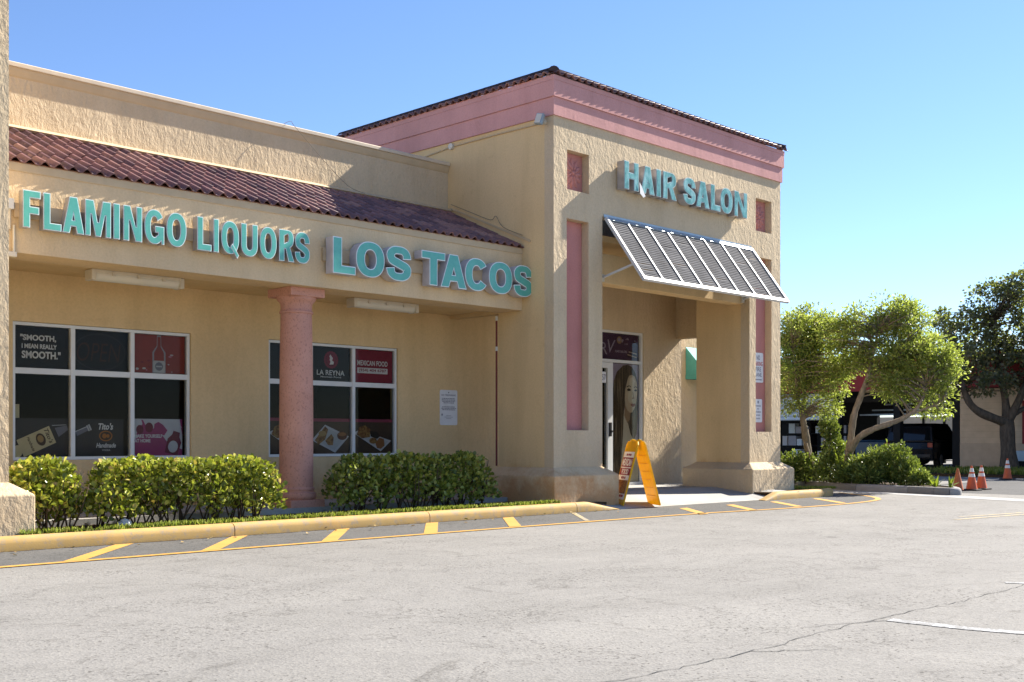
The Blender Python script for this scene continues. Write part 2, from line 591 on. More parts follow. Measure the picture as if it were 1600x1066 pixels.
def text_sheet(body, u0, u1, z0, z1, v, mat, parent, name="lettering", offset=.02, shear=0.0, xf=None):
    """flat print fitted to a rectangle; xf maps (s,t) in metres to a point"""
    g, f, nz = glyphs(body, offset, 0.0, shear)
    lo, hi = g.min(0), g.max(0)
    mb = MB()
    pts = []
    for p in g:
        a = u0 + (p[0] - lo[0]) / (hi[0] - lo[0]) * (u1 - u0)
        b = z0 + (p[1] - lo[1]) / (hi[1] - lo[1]) * (z1 - z0)
        pts.append(xf(a, b) if xf else (a, v, b))
    mb.add(pts, f)
    return mb.obj(name, mat, parent)

def ellipse(cx, cz, rx, rz, n=20, a0=0, a1=360):
    return [(cx + rx * math.cos(R(a0 + (a1 - a0) * i / n)), cz + rz * math.sin(R(a0 + (a1 - a0) * i / n))) for i in range(n if a1 - a0 >= 360 else n + 1)]

def sheet(name, pts, v, mat, parent, xf=None):
    mb = MB()
    mb.add([(xf(*p) if xf else (p[0], v, p[1])) for p in pts], [tuple(range(len(pts)))])
    return mb.obj(name, mat, parent)

def rect(u0, u1, z0, z1):
    return [(u0, z0), (u1, z0), (u1, z1), (u0, z1)]

def ring(cx, cz, rx, rz, w, n=24):
    a, b = ellipse(cx, cz, rx, rz, n), ellipse(cx, cz, rx - w, rz - w, n)
    return a + b, [(i, (i + 1) % n, n + (i + 1) % n, n + i) for i in range(n)]

def sweep(path, prof, z=0.0, hs=None):
    """prof (offset to the left of travel, height) swept along a ground path; hs scales the height per point"""
    mb = MB()
    n = len(prof)
    P = [Vector((p[0], p[1], 0)) for p in path]
    vs = []
    for i, p in enumerate(P):
        d = (P[min(i + 1, len(P) - 1)] - P[max(i - 1, 0)]).normalized()
        s = Vector((-d.y, d.x, 0))
        k = hs[i] if hs else 1
        vs += [(p.x + s.x * o, p.y + s.y * o, z + h * k) for o, h in prof]
    fs = []
    for i in range(len(P) - 1):
        fs += [(i * n + j, (i + 1) * n + j, (i + 1) * n + j + 1, i * n + j + 1) for j in range(n - 1)]
    fs += [tuple(range(n)), tuple((len(P) - 1) * n + j for j in range(n - 1, -1, -1))]
    return mb.add(vs, fs)

def strip(path, w, z, name, mat, parent, **t):
    P = [Vector((p[0], p[1], 0)) for p in path]
    mb = MB()
    vs = []
    for i, p in enumerate(P):
        d = (P[min(i + 1, len(P) - 1)] - P[max(i - 1, 0)]).normalized()
        s = Vector((-d.y, d.x, 0))
        wi = w[i] if isinstance(w, (list, tuple)) else w
        vs += [(p.x + s.x * wi / 2, p.y + s.y * wi / 2, z), (p.x - s.x * wi / 2, p.y - s.y * wi / 2, z)]
    mb.add(vs, [(2 * i, 2 * i + 1, 2 * i + 3, 2 * i + 2) for i in range(len(P) - 1)])
    return mb.obj(name, mat, parent, **t)

def smooth_path(pts, k=6):
    out = []
    for i in range(len(pts) - 1):
        p0, p1, p2, p3 = pts[max(i - 1, 0)], pts[i], pts[i + 1], pts[min(i + 2, len(pts) - 1)]
        for j in range(k):
            t = j / k
            out.append(tuple(.5 * (2 * p1[c] + (p2[c] - p0[c]) * t + (2 * p0[c] - 5 * p1[c] + 4 * p2[c] - p3[c]) * t * t + (3 * p1[c] - p0[c] - 3 * p2[c] + p3[c]) * t ** 3) for c in range(len(p1))))
    return out + [tuple(pts[-1])]

# ------------------------------------------------------------------ ground
road = MB().quad((-150, -150, 0), (300, -150, 0), (300, 300, 0), (-150, 300, 0)).obj("road", "asphalt_old", kind="structure",
        label="pale worn asphalt car park in front of the shops")
LANE = [(1.0, 10.40), (8, 10.40), (14, 10.28), (16.4, 10.02), (18.0, 9.94), (19.2, 10.0), (20.2, 10.22), (21.0, 10.72), (21.65, 11.4), (22.2, 12.1)]
lane = smooth_path(LANE, 4)
band = MB()
n = len(lane)
inner = [(p[0] if p[0] < 20 else 20 + (p[0] - 20) * .35, 11.85 if p[0] < 20.8 else 12.0) for p in lane]
band.add([(p[0], p[1], .004) for p in lane] + [(q[0], max(q[1], 11.0), .004) for q in inner], [(i, i + 1, n + i + 1, n + i) for i in range(n - 1)])
band.obj("fire_lane_asphalt", "asphalt_band", road)
strip(lane, .11, .008, "lane_line", "paint_yellow", road)
for u in (3.75, 5.18, 6.62, 8.12, 9.63, 11.1, 12.6, 14.85, 16.2, 17.6, 19.1):
    vv = 10.45 if u < 14 else 10.1
    faded = abs(u - 12.6) < .1
    L = 1.28 if u < 14 else 1.15
    MB().quad((u - .55, vv, .008), (u - .55 + (.10 if faded else .22), vv, .008), (u - .55 + (.10 if faded else .22) + L * .9, vv + L, .008), (u - .55 + L * .9, vv + L, .008)).obj(
        "hatch_mark", "paint_yellow_faded" if faded else "paint_yellow", road)
strip([(6.84, 3.38), (6.86, 2.9), (7.0, 2.3), (7.1, -2.0)], .11, .004, "parking_line", "paint_white", road)
strip([(9.26, 3.60), (9.5, 3.2), (9.9, 2.0), (10.1, -1.5)], .07, .004, "parking_line", "paint_white", road)
strip([(16.0, 6.92), (18, 6.62), (21, 6.2), (26, 5.6)], .09, .004, "centre_line", "paint_yellow_faded", road)
strip([(16.6, 7.10), (18, 6.86), (21, 6.45), (26, 5.85)], .09, .004, "centre_line", "paint_yellow_faded", road)
ck = []
x = 3.3
while x < 12:
    ck.append((x, 3.44 + random.uniform(-.022, .022) + .03 * math.sin(x * 2.1)))
    x += random.uniform(.05, .13)
strip(ck, [max(.004, abs(random.gauss(.005, .0025))) for _ in ck], .004, "crack", "asphalt_far", road)
for c0, c1, m in (((5.3, 3.4), (5.7, 3.1), 8), ((6.9, 3.36), (6.2, 3.62), 8)):
    p = [(c0[0] + (c1[0] - c0[0]) * i / m + random.uniform(-.02, .02), c0[1] + (c1[1] - c0[1]) * i / m + random.uniform(-.02, .02)) for i in range(m + 1)]
    strip(p, [.010 * (1 - i / (m + 1)) + .002 for i in range(m + 1)], .0035, "crack", "asphalt_far", road)
swale = smooth_path([(24.4, 15.5), (23.2, 13.0), (22.75, 11.1), (22.3, 9.4), (21.9, 8.0), (21.6, 5.0), (21.5, -5)], 5)
strip(swale, .75, .004, "gutter", "concrete_swale", road)
MB().quad((24.0, 5, .003), (60, 5, .003), (60, 12.6, .003), (24.0, 12.6, .003)).obj("driveway", "asphalt_far", kind="structure", label="dark shaded driveway asphalt beside the garage lawn")  # dark asphalt colour stands in for the oak's shade on the drive
lawn = MB().box(34.2, 39.6, 9, 17.2, -.05, .08).obj("lawn", "mulch", kind="structure", label="strip of lawn in front of the garage wall")

# sidewalk: porch slab, entrance slab, ramp
side = MB()
side.box(1.5, 13.3, 13.14, 14.80, -.1, .20)
side.box(13.3, 21.2, 12.95, 14.80, -.1, .20)
side.obj("sidewalk", "concrete", kind="structure", label="grey concrete walkway under the shop canopy")
sidewalk = bpy.data.objects["sidewalk"]
rp = MB()
rp.add([(14.75, 11.82, .006), (18.55, 11.72, .006), (18.85, 12.95, .201), (14.45, 12.95, .201)], [(0, 1, 2, 3)])
rp.add([(14.75, 11.82, .006), (14.45, 12.95, .201), (13.9, 12.95, .201), (13.9, 11.96, .128)], [(0, 1, 2, 3)])
rp.add([(18.55, 11.72, .006), (18.85, 12.95, .201), (19.6, 12.95, .201), (19.6, 11.66, .132)], [(3, 2, 1, 0)])
rp.add([(18.55, 11.72, .006), (19.6, 11.66, .133), (19.6, 11.52, .145), (18.36, 11.51, .004)], [(0, 3, 2, 1)])
rp.add([(13.9, 11.96, .129), (14.75, 11.82, .006), (14.5, 11.79, .004), (13.9, 11.93, .14)], [(0, 3, 2, 1)])
rp.obj("ramp", "concrete", sidewalk)
MB().box(1.5, 14.3, 11.94, 13.14, -.1, .125).obj("planting_bed", "mulch", kind="structure", label="dark mulch planting bed along the shop front")
gr = MB()
gr.prism([(18.9, 11.70), (20.5, 11.70), (21.2, 12.0), (21.45, 12.6), (21.45, 14.8), (18.9, 14.8)], 'z', -.1, .128)
gr.obj("corner_bed", "mulch", kind="structure", label="small bed of turf round the outer tower pier")

KP = [(0, 0), (0.0, .08), (-.012, .12), (-.035, .143), (-.07, .152), (-.15, .152), (-.15, 0)]
KP = [(-o, h) for o, h in KP]
def kerb(name, mat, label, paths):
    k = None
    for i, (path, hs, m) in enumerate(paths):
        mb = sweep(path, KP, 0, hs)
        if k is None:
            k = MB().add([(path[0][0], path[0][1] + .05, -.05), (path[0][0] + .02, path[0][1] + .05, -.05), (path[0][0], path[0][1] + .08, -.05)], [(0, 1, 2)]).obj(name, mat, kind="structure", label=label)
        mb.obj("kerb_stone", m or mat, k, smooth=True)
    return k
gl_ = [(1 + .07 * i, 11.765 + random.uniform(-.012, .012)) for i in range(192)]
strip(gl_, [max(.006, random.gauss(.035, .018)) for _ in gl_], .0065, "gutter_dirt", "mulch", road)
segs = []
u = 1.0
for u1 in (4.2, 7.3, 10.35, 13.4, 14.45):
    xs = [u + .006 + (u1 - u - .012) * i / 10 for i in range(11)]
    segs.append(([(x, 11.79 + .008 * math.sin(x * 1.7)) for x in xs], [1] * 11 if u1 < 14 else [1 - .9 * max(0, (i - 3) / 7) for i in range(11)], None))
    u = u1
kerb("kerb", "paint_kerb", "yellow painted kerb along the shop planting bed", segs)
p = [(18.35 + .1 * i, 11.50) for i in range(23)] + [(20.6 + .95 * math.sin(R(a)), 12.45 - .95 * math.cos(R(a))) for a in range(6, 96, 8)] + [(21.56, 12.7), (21.56, 14.5)]
kerb("corner_kerb", "paint_kerb", "yellow painted kerb curving round the outer tower pier", [(p, [min(1, .1 + .18 * i) for i in range(len(p))], None)])
isl = smooth_path([(25.2, 15.2), (23.62, 13.1), (23.2, 11.7), (22.95, 10.7), (22.8, 10.1), (22.9, 9.88), (23.2, 9.9), (24.0, 10.45), (24.9, 11.6)], 6)
cuts = [0, 9, 16, 21, 26, len(isl) - 1]
ips = []
for i in range(5):
    seg = isl[cuts[i]:cuts[i + 1] + 1]
    a, b = Vector(seg[0]), Vector(seg[1])
    seg[0] = tuple(a + (b - a).normalized() * .012)
    ips.append((seg, None, "kerb_grey_pale" if i in (1, 4) else None))
kerb("island_kerb", "kerb_grey", "weathered grey kerb round the planted island", ips)
MB().prism([(25.2, 15.0), (23.75, 13.1), (23.3, 11.7), (23.05, 10.7), (22.93, 10.1), (23.02, 10.0), (23.2, 10.02), (23.9, 10.55), (24.8, 11.7), (25.6, 12.9), (27, 16), (26, 17)][::-1], 'z', -.1, .125).obj(
    "planted_island", "mulch", kind="structure", label="planted island bed between the car park and driveway")

# ------------------------------------------------------------------ storefront building
VW = 14.75
store = thing("storefront_building", (9, 14, 0), "tan stucco shop wing with tiled pent roof, deep porch and two big windows", "building")
W1 = (5.90, 8.42, .87, 2.66)
W2 = (9.72, 12.25, .87, 2.66)
wall(MB(), 1.6, 13.62, .2, 3.34, [(*W1, None), (*W2, None)], VW, VW + .2).obj("wall", "stucco_smooth", store)
fb = MB()
fb.box(4.7, 13.418, 13.0, 13.55, 3.25, 4.24)
fb.obj("fascia_beam", "stucco_fascia", store)
MB().box(4.7, 13.418, 12.984, 13.0, 4.165, 4.266).obj("fascia_trim", "trim_tan", store, bevel=.008)
MB().box(1.6, 13.6, 13.55, 14.95, 3.30, 3.36).obj("porch_ceiling", "stucco_smooth", store)
MB().box(1.6, 13.418, 14.80, 15.0, 4.6, 5.80).obj("parapet_wall", "stucco_rough", store)
cp = MB()
cp.prism([(14.80, 5.78), (14.785, 5.80), (14.765, 5.86), (14.76, 5.90), (14.80, 5.90)], 'x', 1.6, 13.41)
cp.obj("parapet_moulding", "trim_tan", store)
cp = MB()
cp.prism([(14.745, 5.901), (14.738, 5.905), (14.738, 5.955), (14.75, 5.965), (15.1, 5.985), (15.1, 5.901)], 'x', 1.6, 13.41)
cp.obj("coping", "coping_metal", store, bevel=.004)
MB().box(1.6, 13.4, 15.0, 24.0, 5.3, 5.4).obj("roof_slab", "concrete", store)
MB().box(1.6, 13.4, 23.8, 24.0, 0, 5.3).obj("rear_wall", "stucco_smooth", store)
# dark shop interior behind the glass
it = MB()
it.add([(4.9, 14.951, .2), (13.3, 14.951, .2), (13.3, 18.5, .2), (4.9, 18.5, .2), (4.9, 14.951, 3.29), (13.3, 14.951, 3.29), (13.3, 18.5, 3.29), (4.9, 18.5, 3.29)],
       [(0, 1, 2, 3), (4, 7, 6, 5), (1, 5, 6, 2), (2, 6, 7, 3), (3, 7, 4, 0)])
it.obj("shop_interior", "interior_dark", store)

def s_tile(w=.335, L=.42, amp=.044, th=.014):
    """two-roll roof tile, front edge at y=0, rising towards +y; local origin at the front centre"""
    mb = MB()
    n = 12
    prof = []
    for i in range(n + 1):
        x = -w / 2 + w * i / n
        ph = (i / n) * 2 % 1.0
        z = amp * max(0, math.sin(math.pi * min(1, ph / .62))) ** .9 if ph < .62 else -amp * .18 * math.sin(math.pi * (ph - .62) / .38)
        prof.append((x, z))
    vs = [(x, 0, z + .013) for x, z in prof] + [(x, L, z) for x, z in prof] + [(x, 0, z + .013 - th) for x, z in prof] + [(x, .06, z + .011 - th) for x, z in prof]
    m = n + 1
    fs = []
    for i in range(n):
        fs += [(i, i + 1, m + i + 1, m + i), (2 * m + i, 2 * m + i + 1, i + 1, i), (3 * m + i, 3 * m + i + 1, 2 * m + i + 1, 2 * m + i)]
    mb.add(vs, fs)
    me = mb.mesh("roof_tile", "roof_tile")
    sm = [abs(p.normal.z) > .5 for p in me.polygons]
    me.polygons.foreach_set("use_smooth", sm)
    return me
TILE, SHORT = s_tile(), s_tile(L=.13)
def place_tile(parent, loc, rot, name="tile", mesh=None):
    o = bpy.data.objects.new(name, mesh or TILE)
    COL.objects.link(o)
    o.parent = parent
    o.location = Vector(loc) - WO[parent.name]
    o.rotation_euler = rot
    return o
deck = MB()
deck.prism([(12.975, 4.268), (14.795, 5.09), (14.795, 4.60), (13.0, 4.264)], 'x', 4.7, 13.415)
deck.obj("tile_roof", "tile_mortar", store)
roof = bpy.data.objects["tile_roof"]
pitch = math.atan2(5.09 - 4.268, 14.795 - 12.975)
for r in range(7):
    d = -.020 + r * .285
    for c in range(27):
        u = 4.50 + .17 + c * .330
        if u > 13.30:
            continue
        place_tile(roof, (u + random.uniform(-.004, .004), 12.975 + d * math.cos(pitch), 4.276 + d * math.sin(pitch) + random.uniform(-.003, .003)),
                   (pitch + random.uniform(-.02, .02), random.uniform(-.02, .02), random.uniform(-.018, .018)))
# cement flashing along the tops of the tiles
fl = MB()
fl.prism([(14.70, 5.085), (14.66, 5.105), (14.72, 5.15), (14.80, 5.17), (14.80, 5.06)], 'x', 1.7, 13.41)
fl.prism([(12.80, 4.34), (14.7, 5.14), (14.7, 5.17), (12.80, 4.38)], 'x', 13.395, 13.418)
fl.obj("flashing", "trim_tan", roof)

# column
colp = (9.31, 13.44, .20)
cm = MB().box(colp[0] - .285, colp[0] + .285, colp[1] - .285, colp[1] + .285, .19, .30)
colm = cm.obj("column", "column_terracotta", store, bevel=.012)
MB().lathe([(.25, .30), (.272, .32), (.28, .35), (.272, .39), (.245, .405), (.243, .43), (.252, .435), (.252, .46), (.236, .475), (.235, .6), (.236, 1.4), (.230, 2.2), (.218, 2.90)],
           (colp[0], colp[1], 0), 40).obj("shaft", "column_terracotta", colm, smooth=True)
MB().lathe([(.218, 2.90), (.233, 2.905), (.236, 2.93), (.222, 2.945), (.218, 2.96), (.22, 3.03), (.235, 3.06), (.262, 3.085), (.275, 3.11), (.275, 3.13)],
           (colp[0], colp[1], 0), 40).obj("capital", "column_terracotta", colm, smooth=True)
MB().box(colp[0] - .285, colp[0] + .285, colp[1] - .285, colp[1] + .285, 3.13, 3.249).obj("abacus", "column_terracotta", colm, bevel=.008)

def window(parent, w, cols, transom, v, fw=.045, name="window"):
    """aluminium frame with one glass pane in every opening"""
    u0, u1, z0, z1 = w
    f = MB()
    d0, d1 = v + .035, v + .11
    f.box(u0 + .003, u1 - .003, d0, d1, z0 + .003, z0 + fw)
    f.box(u0 + .003, u1 - .003, d0, d1, z1 - fw, z1 - .003)
    f.box(u0 + .003, u0 + fw, d0, d1, z0 + fw, z1 - fw)
    f.box(u1 - fw, u1 - .003, d0, d1, z0 + fw, z1 - fw)
    o = f.obj(name, "frame_white", parent, bevel=.003)
    edges = [u0 + fw] + [c for c in cols] + [u1 - fw]
    for c in cols:
        MB().box(c - .030, c + .030, d0 - .006, d1 - .002, z0 + fw, z1 - fw).obj("mullion", "frame_white", o, bevel=.003)
    for i in range(len(edges) - 1):
        a = edges[i] + (.030 if i else 0)
        b = edges[i + 1] - (.030 if i < len(edges) - 2 else 0)
        MB().box(a, b, d0 + .002, d1 - .004, transom - .038, transom + .038).obj("transom_bar", "frame_white", o, bevel=.003)
        for za, zb in ((z0 + fw, transom - .038), (transom + .038, z1 - fw)):
            MB().box(a, b, v + .07, v + .076, za, zb).obj("pane", "window_glass", o)
    return o
window(store, W1, (6.70, 7.54), 2.03, VW)
window(store, W2, (10.52, 11.35), 2.03, VW)

# ------------------------------------------------------------------ entrance tower
T0, T1, TV = 13.42, 20.17, 12.30
tower = thing("entrance_tower", (16.8, 13.0, 0), "tall tan stucco entrance tower with pink cornice and tiled roof edge", "building")
NICHES = [(13.74, 14.28, 5.18, 5.82, .15), (13.73, 14.27, 1.29, 4.71, .15), (19.27, 19.84, 5.23, 5.87, .15), (19.27, 19.84, 1.29, 4.72, .15)]
wall(MB(), T0, T1, .02, 6.32, NICHES + [(14.62, 19.05, .02, 4.86, None)], TV, TV + .2).obj("front_wall", "stucco_rough", tower)
sw = MB()
sw.box(T0, 13.62, TV + .2, 18.4, 3.24, 6.32)
sw.obj("side_wall", "stucco_smooth", tower)
MB().box(19.98, T1, TV + .2, 18.4, 3.30, 6.32).obj("side_wall", "stucco_rough", tower)
MB().box(T0, 14.62, TV + .2, 13.55, .02, 3.24).obj("pier", "stucco_smooth", tower)
MB().box(13.62, 14.62, TV + .2, 13.55, 3.24, 4.5).obj("pier_head", "stucco_smooth", tower)
MB().box(19.05, T1, TV + .2, 13.55, .02, 3.30).obj("pier", "stucco_smooth", tower)
MB().box(19.05, 19.98, TV + .2, 13.55, 3.30, 4.5).obj("pier_head", "stucco_smooth", tower)
MB().box(14.621, 19.049, TV + .14, TV + .42, 3.78, 4.28).obj("lintel", "stucco_smooth", tower, bevel=.01)
MB().box(13.62, 19.98, TV + .2, 14.74, 4.5, 4.6).obj("porch_ceiling", "stucco_smooth", tower)
DW = (15.9, 18.87, .2, 3.35)
MB().box(13.622, 15.899, VW, VW + .2, .2, 4.5).obj("porch_wall", "stucco_smooth", tower)
wall(MB(), 15.90, T1, .2, 4.5, [(*DW, None), (19.979, T1 + 1, 3.298, 4.6, None)], VW, VW + .2).obj("door_wall", "stucco_rough", tower)
MB().box(13.62, 19.98, 18.2, 18.4, 3.3, 6.32).obj("rear_wall", "stucco_smooth", tower)
it = MB()
it.add([(14.0, 14.951, .2), (19.9, 14.951, .2), (19.9, 18.1, .2), (14.0, 18.1, .2), (14.0, 14.951, 3.6), (19.9, 14.951, 3.6), (19.9, 18.1, 3.6), (14.0, 18.1, 3.6)],
       [(0, 1, 2, 3), (4, 7, 6, 5), (1, 5, 6, 2), (2, 6, 7, 3), (3, 7, 4, 0)])
it.obj("salon_interior", "interior_dark", tower)

def plinth(u0, u1, v0, v1, z0, name="plinth", mat="stucco_rough", parent=None, t=.56, b=.69, p=.20, sides=(1, 1, 1, 1)):
    """collar round a pier: sides = (-u, +u, -v, +v)"""
    a0, a1, c0, c1 = u0 - p * sides[0], u1 + p * sides[1], v0 - p * sides[2], v1 + p * sides[3]
    mb = MB()
    e = .004
    mb.add([(a0, c0, z0), (a1, c0, z0), (a1, c1, z0), (a0, c1, z0), (a0, c0, t), (a1, c0, t), (a1, c1, t), (a0, c1, t),
            (u0 - e, v0 - e, b), (u1 + e, v0 - e, b), (u1 + e, v1 + e, b), (u0 - e, v1 + e, b)],
           [(3, 2, 1, 0), (0, 1, 5, 4), (1, 2, 6, 5), (2, 3, 7, 6), (3, 0, 4, 7), (4, 5, 9, 8), (5, 6, 10, 9), (6, 7, 11, 10), (7, 4, 8, 11), (8, 9, 10, 11)])
    return mb.obj(name, mat, parent, bevel=.014)
plinth(T0, 14.62, TV, 13.55, .05, parent=tower, mat="stucco_fascia")
plinth(19.05, T1, TV, 13.55, -.02, parent=tower)

# pink recess panels and flower medallions
def petal_mesh(L, w, h):
    mb = MB()
    rows = [(0, .15), (.2, .6), (.5, 1), (.8, .75), (1, .12)]
    vs = []
    for t, k in rows:
        for j in (-1, -.5, 0, .5, 1):
            vs.append((j * w * k / 2, -h * (1 - abs(j) ** 1.6) * (.5 + .5 * math.sin(math.pi * min(1, t * 1.1))), .03 + t * L))
    fs = [(r * 5 + c, r * 5 + c + 1, (r + 1) * 5 + c + 1, (r + 1) * 5 + c) for r in range(4) for c in range(4)]
    return mb.add(vs, fs).mesh("petal", "stucco_panel", True)
PET1, PET2 = petal_mesh(.215, .105, .045), petal_mesh(.12, .075, .06)
for i, h in enumerate(NICHES):
    small = i in (0, 2)
    pn = MB().box(h[0] + .002, h[1] - .002, TV + .15, TV + .18, h[2] + .002, h[3] - .002).obj("medallion" if small else "recess_panel", "stucco_panel", tower)
    if small:
        pn["label"] = "pink square medallion with a carved flower"
        cx, cz = (h[0] + h[1]) / 2, (h[2] + h[3]) / 2
        for k in range(12):
            place_tile(pn, (cx, TV + .15, cz), (0, R(k * 30), 0), "petal", PET1)
        for k in range(8):
            place_tile(pn, (cx, TV + .145, cz), (0, R(k * 45 + 22), 0), "petal", PET2)
        MB().lathe([(.045, 0), (.04, -.03), (.02, -.05), (.004, -.055)], (cx, TV + .14, cz), 12, axis='y').obj("boss", "stucco_panel", pn, smooth=True)

# pink cornice: two stepped bands on the front and both sides, then a tile edge
def collar(z0, z1, p, name, mat):
    mb = MB()
    mb.box(T0 - p, T1 + p, TV - p, TV + .1, z0, z1)
    mb.box(T0 - p, T0 + .1, TV + .1, 18.45, z0, z1)
    mb.box(T1 - .1, T1 + p, TV + .1, 18.45, z0, z1)
    return mb.obj(name, mat, tower)
collar(6.31, 6.598, .030, "cornice_lower_band", "stucco_pink")
collar(6.60, 6.86, .054, "cornice_upper_band", "stucco_pink")
collar(6.862, 6.935, .060, "cornice_lip", "stucco_pink")
MB().box(T0, T1, TV, 18.4, 6.94, 6.96).obj("tower_roof", "tile_mortar", tower)
troof = bpy.data.objects["tower_roof"]
tp = R(21)
rk = MB()                                              # sloping beds under the tile edge
zr = 7.175
for x0, y0, x1, y1 in ((T0, TV, T1, TV), (T0, 18.4, T0, TV), (T1, TV, T1, 18.4)):
    q = Vector((x1 - x0, y1 - y0, 0)).normalized()
    w_ = Vector((-q.y, q.x, 0)) * .44
    o_ = Vector((-q.y, q.x, 0)) * -.05
    a_, b_ = Vector((x0, y0, 6.958)), Vector((x1, y1, 6.958))
    e_ = .44
    rk.add([a_ + o_, b_ + o_, b_ + w_ - q * e_ + Vector((0, 0, .2)), a_ + w_ + q * e_ + Vector((0, 0, .2))], [(0, 1, 2, 3)])
rk.obj("roof_bed", "tile_mortar", troof)
for r in range(2):
    d = -.112 + r * .30
    y, z = d * math.cos(tp), 6.955 + d * math.sin(tp) + .03
    k = .27 * r
    for c in range(21):
        u = T0 - .06 + .165 + c * .330 + (.0 if r == 0 else .165)
        if T0 + k + (.165 if r else 0) < u < T1 - k or (r == 0 and u < T1 + .05):
            place_tile(troof, (u, TV + y, z), (tp + random.uniform(-.02, .02), random.uniform(-.015, .015), 0), mesh=SHORT if r == 0 and not T0 + .2 < u < T1 - .2 else None)
    for c in range(18):
        v = TV + .16 + k * 1.6 + c * .330
        place_tile(troof, (T0 + y, v, z), (tp + random.uniform(-.02, .02), random.uniform(-.015, .015), R(-90)), mesh=SHORT if r == 0 and c == 0 else None)
        if r == 0:
            place_tile(troof, (T1 - y, v, z), (tp, 0, R(90)), mesh=SHORT if c == 0 else None)
def ridge_mesh():
    mb = MB()
    n = 7
    vs = []
    for y, k, dz in ((0, 1.0, .012), (.44, .86, 0)):
        for i in range(n):
            a = math.pi * i / (n - 1)
            vs.append((.105 * k * math.cos(a), y, .075 * k * math.sin(a) + dz))
    fs = [(i, i + 1, n + i + 1, n + i) for i in range(n - 1)] + [tuple(range(n))]
    return mb.add(vs, fs).mesh("ridge_tile", "ridge_dark")
RIDGE = ridge_mesh()
for c in range(16):
    place_tile(troof, (T0 + .40 + c * .375, TV + .43, zr), (R(3.5), 0, R(-90)), "ridge_tile", RIDGE)
for c in range(15):
    place_tile(troof, (T0 + .43, TV + .45 + c * .375, zr), (R(3.5), 0, 0), "ridge_tile", RIDGE)
for c in range(2):
    for x_, a_ in ((T0 - .06 + c * .24, -45), (T1 + .06 - c * .24, 45)):
        place_tile(troof, (x_, TV - .06 + c * .24, 6.975 + c * .10), (R(17), 0, R(a_)), "ridge_tile", RIDGE).scale = (.85, .85, 1.05)

# salon entrance: frame, door, sidelight, transom light
en = MB()
d0, d1 = VW + .03, VW + .12
for a, b, c, d in ((15.903, 18.867, 3.30, 3.347), (15.903, 18.867, 2.70, 2.76), (15.903, 15.95, .2, 3.30), (18.81, 18.867, .2, 3.30), (17.83, 17.90, .2, 2.70), (16.78, 16.84, .2, 2.70), (17.90, 18.81, .2, .26)):
    en.box(a, b, d0 + (.002 if b - a > 1 else 0), d1, c, d)
entr = en.obj("salon_entrance", "frame_white", tower)
MB().box(15.95, 18.81, VW + .07, VW + .076, 2.76, 3.30).obj("pane", "window_glass", entr)
MB().box(17.90, 18.81, VW + .07, VW + .076, .26, 2.70).obj("pane", "window_glass", entr)
MB().box(15.95, 16.78, VW + .07, VW + .076, .26, 2.70).obj("pane", "window_glass", entr)
dr = MB()
for a, b, c, d in ((16.85, 16.94, .21, 2.69), (17.73, 17.82, .21, 2.69), (16.94, 17.73, 2.58, 2.69), (16.94, 17.73, .21, .40)):
    dr.box(a, b, d0 - .01, d1 - .01, c, d)
door = dr.obj("door", "frame_white", entr)
MB().box(16.94, 17.73, VW + .06, VW + .066, .40, 2.58).obj("pane", "window_glass", door)
hd = MB()
hd.box(17.755, 17.80, VW - .03, VW + .02, 1.20, 1.48)
hd.box(17.76, 17.79, VW - .06, VW - .03, 1.28, 1.32)
hd.obj("handle", "dark_metal", door)

# second tower seen as a narrow pier beside the shop wing
tw2 = thing("entrance_tower", (3.6, 13, 0), "rough tan stucco pier of the neighbouring tower, cut off by the picture's left edge", "building")
MB().box(2.2, 4.87, 12.28, 18.4, -.02, 7.2).obj("pier", "stucco_rough", tw2)
plinth(2.2, 4.87, 12.28, 13.4, -.02, parent=tw2)

# lower wing behind the tower with a canvas awning
wing = thing("rear_wing", (22.5, 16, 0), "low tan stucco wing glimpsed behind the entrance tower", "building")
MB().box(20.3, 24.6, 15.6, 22, -.02, 4.4).obj("wall", "stucco_rough", wing)
aw = thing("canvas_awning", (22.8, 15.3, 2.5), "teal canvas awning on the lit rear wall, seen past the entrance pier", "awning")
MB().prism([(15.59, 3.26), (15.0, 2.62), (15.59, 2.62)], 'x', 21.5, 24.3).obj("canopy", "teal_canvas", aw)
MB().box(21.49, 24.31, 14.97, 15.59, 2.52, 2.617).obj("valance", "teal_canvas", aw)

